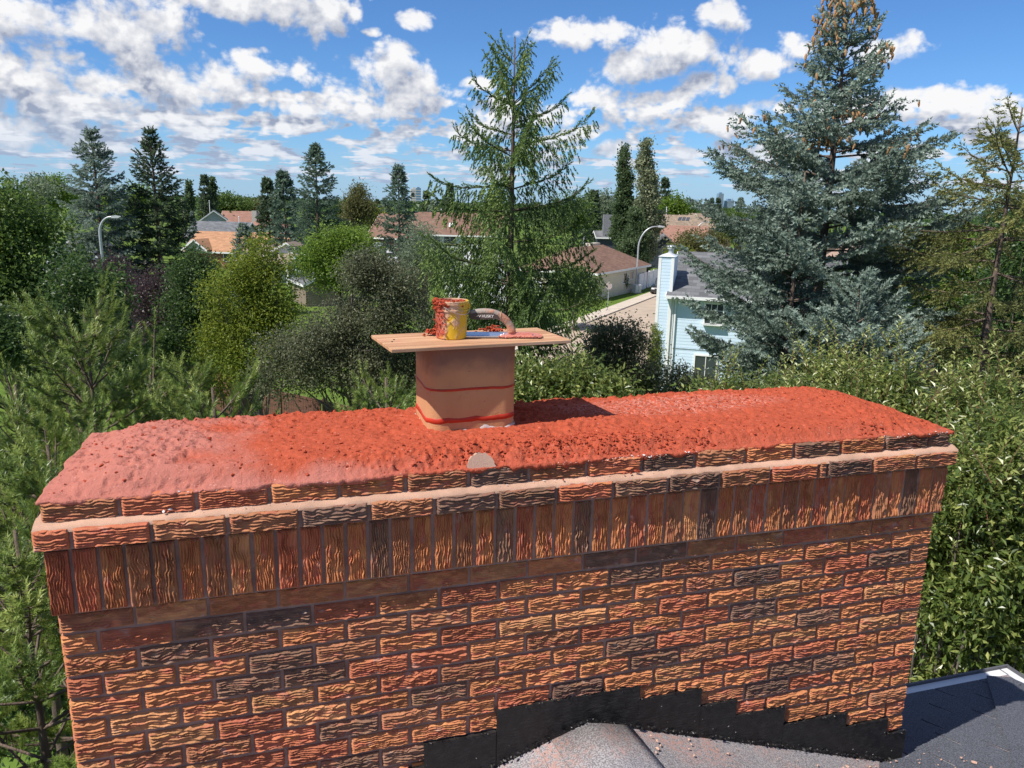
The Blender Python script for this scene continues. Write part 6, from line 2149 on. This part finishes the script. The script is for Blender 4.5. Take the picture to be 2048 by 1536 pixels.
# -- near pine at the left of the chimney
def pine(label, D, x, ytop, seed, R, group=None, z0=5.0):
    r = np.random.default_rng(seed)
    top = at(x, ytop, D)
    H = float(top[2])
    e = empty('pine_tree', (top[0], top[1], 0), r.uniform(0, 6.28))
    tag(e, label, 'tree', group)
    P, Dd, L, T, BRs = [], [], [], [], []
    z = z0
    az = 0
    while z < H - 0.2:
        t = (z - z0) / (H - z0)
        for k in range(5):
            az += 2.4 + r.normal(0, 0.3)
            Lb = R * (1 - t) ** 0.7 * r.uniform(0.6, 1.15) + 0.12
            el = math.radians(12 + 38 * t + r.normal(0, 6))
            dh = np.array([math.cos(az), math.sin(az), 0])
            s = np.linspace(0, 1, 7)
            pts = np.stack([dh[0] * Lb * s, dh[1] * Lb * s, z + Lb * (math.tan(el) * s + 0.22 * s ** 2)], 1)
            BRs.append((pts, 0.006 + 0.008 * Lb))
            bt = r.normal(0.5, 0.1)
            m = max(3, int(Lb / 0.046))
            for i in range(m):
                ss = 0.30 + 0.70 * (i + r.uniform(0, 1)) / m
                b = np.array([np.interp(ss, s, pts[:, c]) for c in range(3)])
                perp = np.array([-dh[1], dh[0], 0]) * (1 if i % 2 else -1)
                tl = Lb * 0.32 * (1.1 - ss) + 0.05
                td = unit(dh * 0.8 + perp * r.uniform(0.2, 1.1) + np.array([0, 0, 0.55]))
                q_ = b + td * tl * r.uniform(0.5, 1)
                BRs.append((np.linspace(b, q_, 4), 0.005))
                P.append(q_); D_ = unit(td + np.array([0, 0, 1.0]) + r.normal(0, 0.25, 3)); Dd.append(D_); L.append(r.uniform(0.09, 0.17)); T.append(bt + r.normal(0, 0.12))
                P.append(b + (q_ - b) * 0.4); Dd.append(unit(td + r.normal(0, 0.4, 3))); L.append(r.uniform(0.07, 0.12)); T.append(bt - 0.12)
            P.append(pts[-1]); Dd.append(unit(dh * 0.35 + np.array([0, 0, 1.0]))); L.append(r.uniform(0.14, 0.22)); T.append(bt + 0.15)
        z += 0.21 * r.uniform(0.8, 1.2)
    P.append(np.array([0, 0, H - 0.22])); Dd.append(np.array([0, 0, 1.0])); L.append(0.24); T.append(0.65)
    V, F, T2 = needles(np.array(P), np.array(Dd), np.array(L), 46, 0.054, 0.0080, 0.85, r, np.clip(np.array(T), 0, 1))
    obj('trunk', branches_mesh('trunk', BRs, H, 0.09), M_BARK, e)
    obj('crown', mesh_np('crown', V, F, T2), N_PINE, e)
    return e


pine('near pine with upright candle shoots left of the chimney, its highest leader', 6.6, 168, 625, 401, 0.85, z0=6.2)
pine('dark near pine filling the shade below the chimney end', 4.4, 30, 1060, 402, 1.0, z0=5.4)
pine('lower pine leader showing over the crown left of the crab apple', 6.2, 425, 775, 403, 0.6, z0=6.4)
pine('small pine tip poking up just left of the clay flue', 7.0, 772, 755, 404, 0.36, z0=6.9)
pine('pine leader with yellow-green shoots beside the maple', 7.6, 30, 770, 405, 0.85, z0=5.2)
pine('middle pine leader between the highest one and the crab apple', 7.4, 300, 750, 406, 0.75, z0=6.2)
pine('dense low pine seen past the chimney end', 5.4, 95, 890, 407, 0.85, z0=5.0)
pine('shaded pine behind the dense low one', 6.6, 20, 960, 408, 1.1, z0=4.6)

# -- leafy shrub tree at the right of the chimney
def near_shrub(label, D, blobs, seed, n, per, ln=0.070, wd=0.027, spray_n=60, **kw):
    e = broadleaf('chokecherry_tree', label, D, blobs, G_SHRUB, seed, n, per, ln, wd, 0.13, 0.03, nlimb=90, cat='tree', **kw)
    r = np.random.default_rng(seed + 1)
    cr = [c for c in e.children if c.name.startswith('crown')][0]
    co_ = np.empty(len(cr.data.vertices) * 3)
    cr.data.vertices.foreach_get('co', co_)
    co_ = co_.reshape(-1, 3)
    mb = MB()
    C, Dr, Nn, T = [], [], [], []
    # young shoots standing out of the crown
    cand = co_[r.choice(len(co_), spray_n * 14)]
    cand = cand[np.argsort(-(cand[:, 2] + 0.4 * fbm(cand * 1.5, 2, seed)))][:spray_n * 7]
    for p in cand[r.choice(len(cand), spray_n, replace=False)]:
        L = r.uniform(0.25, 0.7)
        d = unit(np.array([r.normal(0, 0.35), r.normal(0, 0.35), 1.0]))
        bend = unit(np.array([r.normal(), r.normal(), -0.2])) * L * 0.25
        s_ = np.linspace(0, 1, 6)[:, None]
        pts = p - d * 0.1 + d * L * s_ + bend * s_ ** 2
        mb.tube(pts, np.linspace(0.004, 0.0012, 6), 4, cap=False)
        m = int(L / 0.024)
        red = r.random() < 0.35
        for j in range(m):
            f = (j + 0.5) / m
            q_ = np.array([np.interp(f, s_[:, 0], pts[:, c]) for c in range(3)])
            az = j * 2.4 + r.uniform(-0.4, 0.4)
            C.append(q_); Dr.append([math.cos(az), math.sin(az), 0.55 + 0.5 * f]); Nn.append([-0.4 * math.cos(az), -0.4 * math.sin(az), 1.0])
            T.append(0.35 + 0.5 * f + r.normal(0, 0.1))
    V, F, T2 = leaves(np.array(C), np.array(Dr), unit(np.array(Nn)), ln * 0.9, wd * 0.9, r, np.clip(np.array(T), 0, 1), curl=0.18)
    obj('young_shoots', mesh_np('young_shoots', V, F, T2), G_SHRUB, e)
    obj('shoot_stems', mb.mesh('shoot_stems'), plain('red_brown_twig', (0.16, 0.08, 0.05), 0.8), e)
    return e


near_shrub('glossy-leaved tree right of the chimney over the roof corner', 5.6, [(1950, 1060, 130, 170), (1990, 1250, 140, 150), (1900, 980, 110, 110), (2060, 960, 120, 150), (1890, 1180, 80, 150), (2080, 1150, 120, 200), (1960, 1400, 200, 120), (1860, 1370, 90, 130)], 501, 2900, 12, shell=0.35, lumps_n=26, lump_r=0.19, core=0.5, spray_n=150)
near_shrub('glossy-leaved tree crown just beyond the right end of the crown', 7.2, [(1800, 870, 130, 90), (1700, 850, 110, 70), (1920, 880, 130, 90), (1990, 950, 110, 100), (1600, 840, 80, 60), (1780, 780, 60, 40), (1960, 800, 60, 50), (1880, 1000, 130, 120), (2040, 900, 80, 90)], 502, 2800, 12, shell=0.35, lumps_n=26, lump_r=0.19, core=0.5, spray_n=170)
near_shrub('glossy-leaved sprays behind the middle of the crown', 8.4, [(1520, 800, 90, 55), (1600, 790, 70, 50), (1440, 800, 60, 35), (1690, 770, 60, 45)], 503, 700, 12)
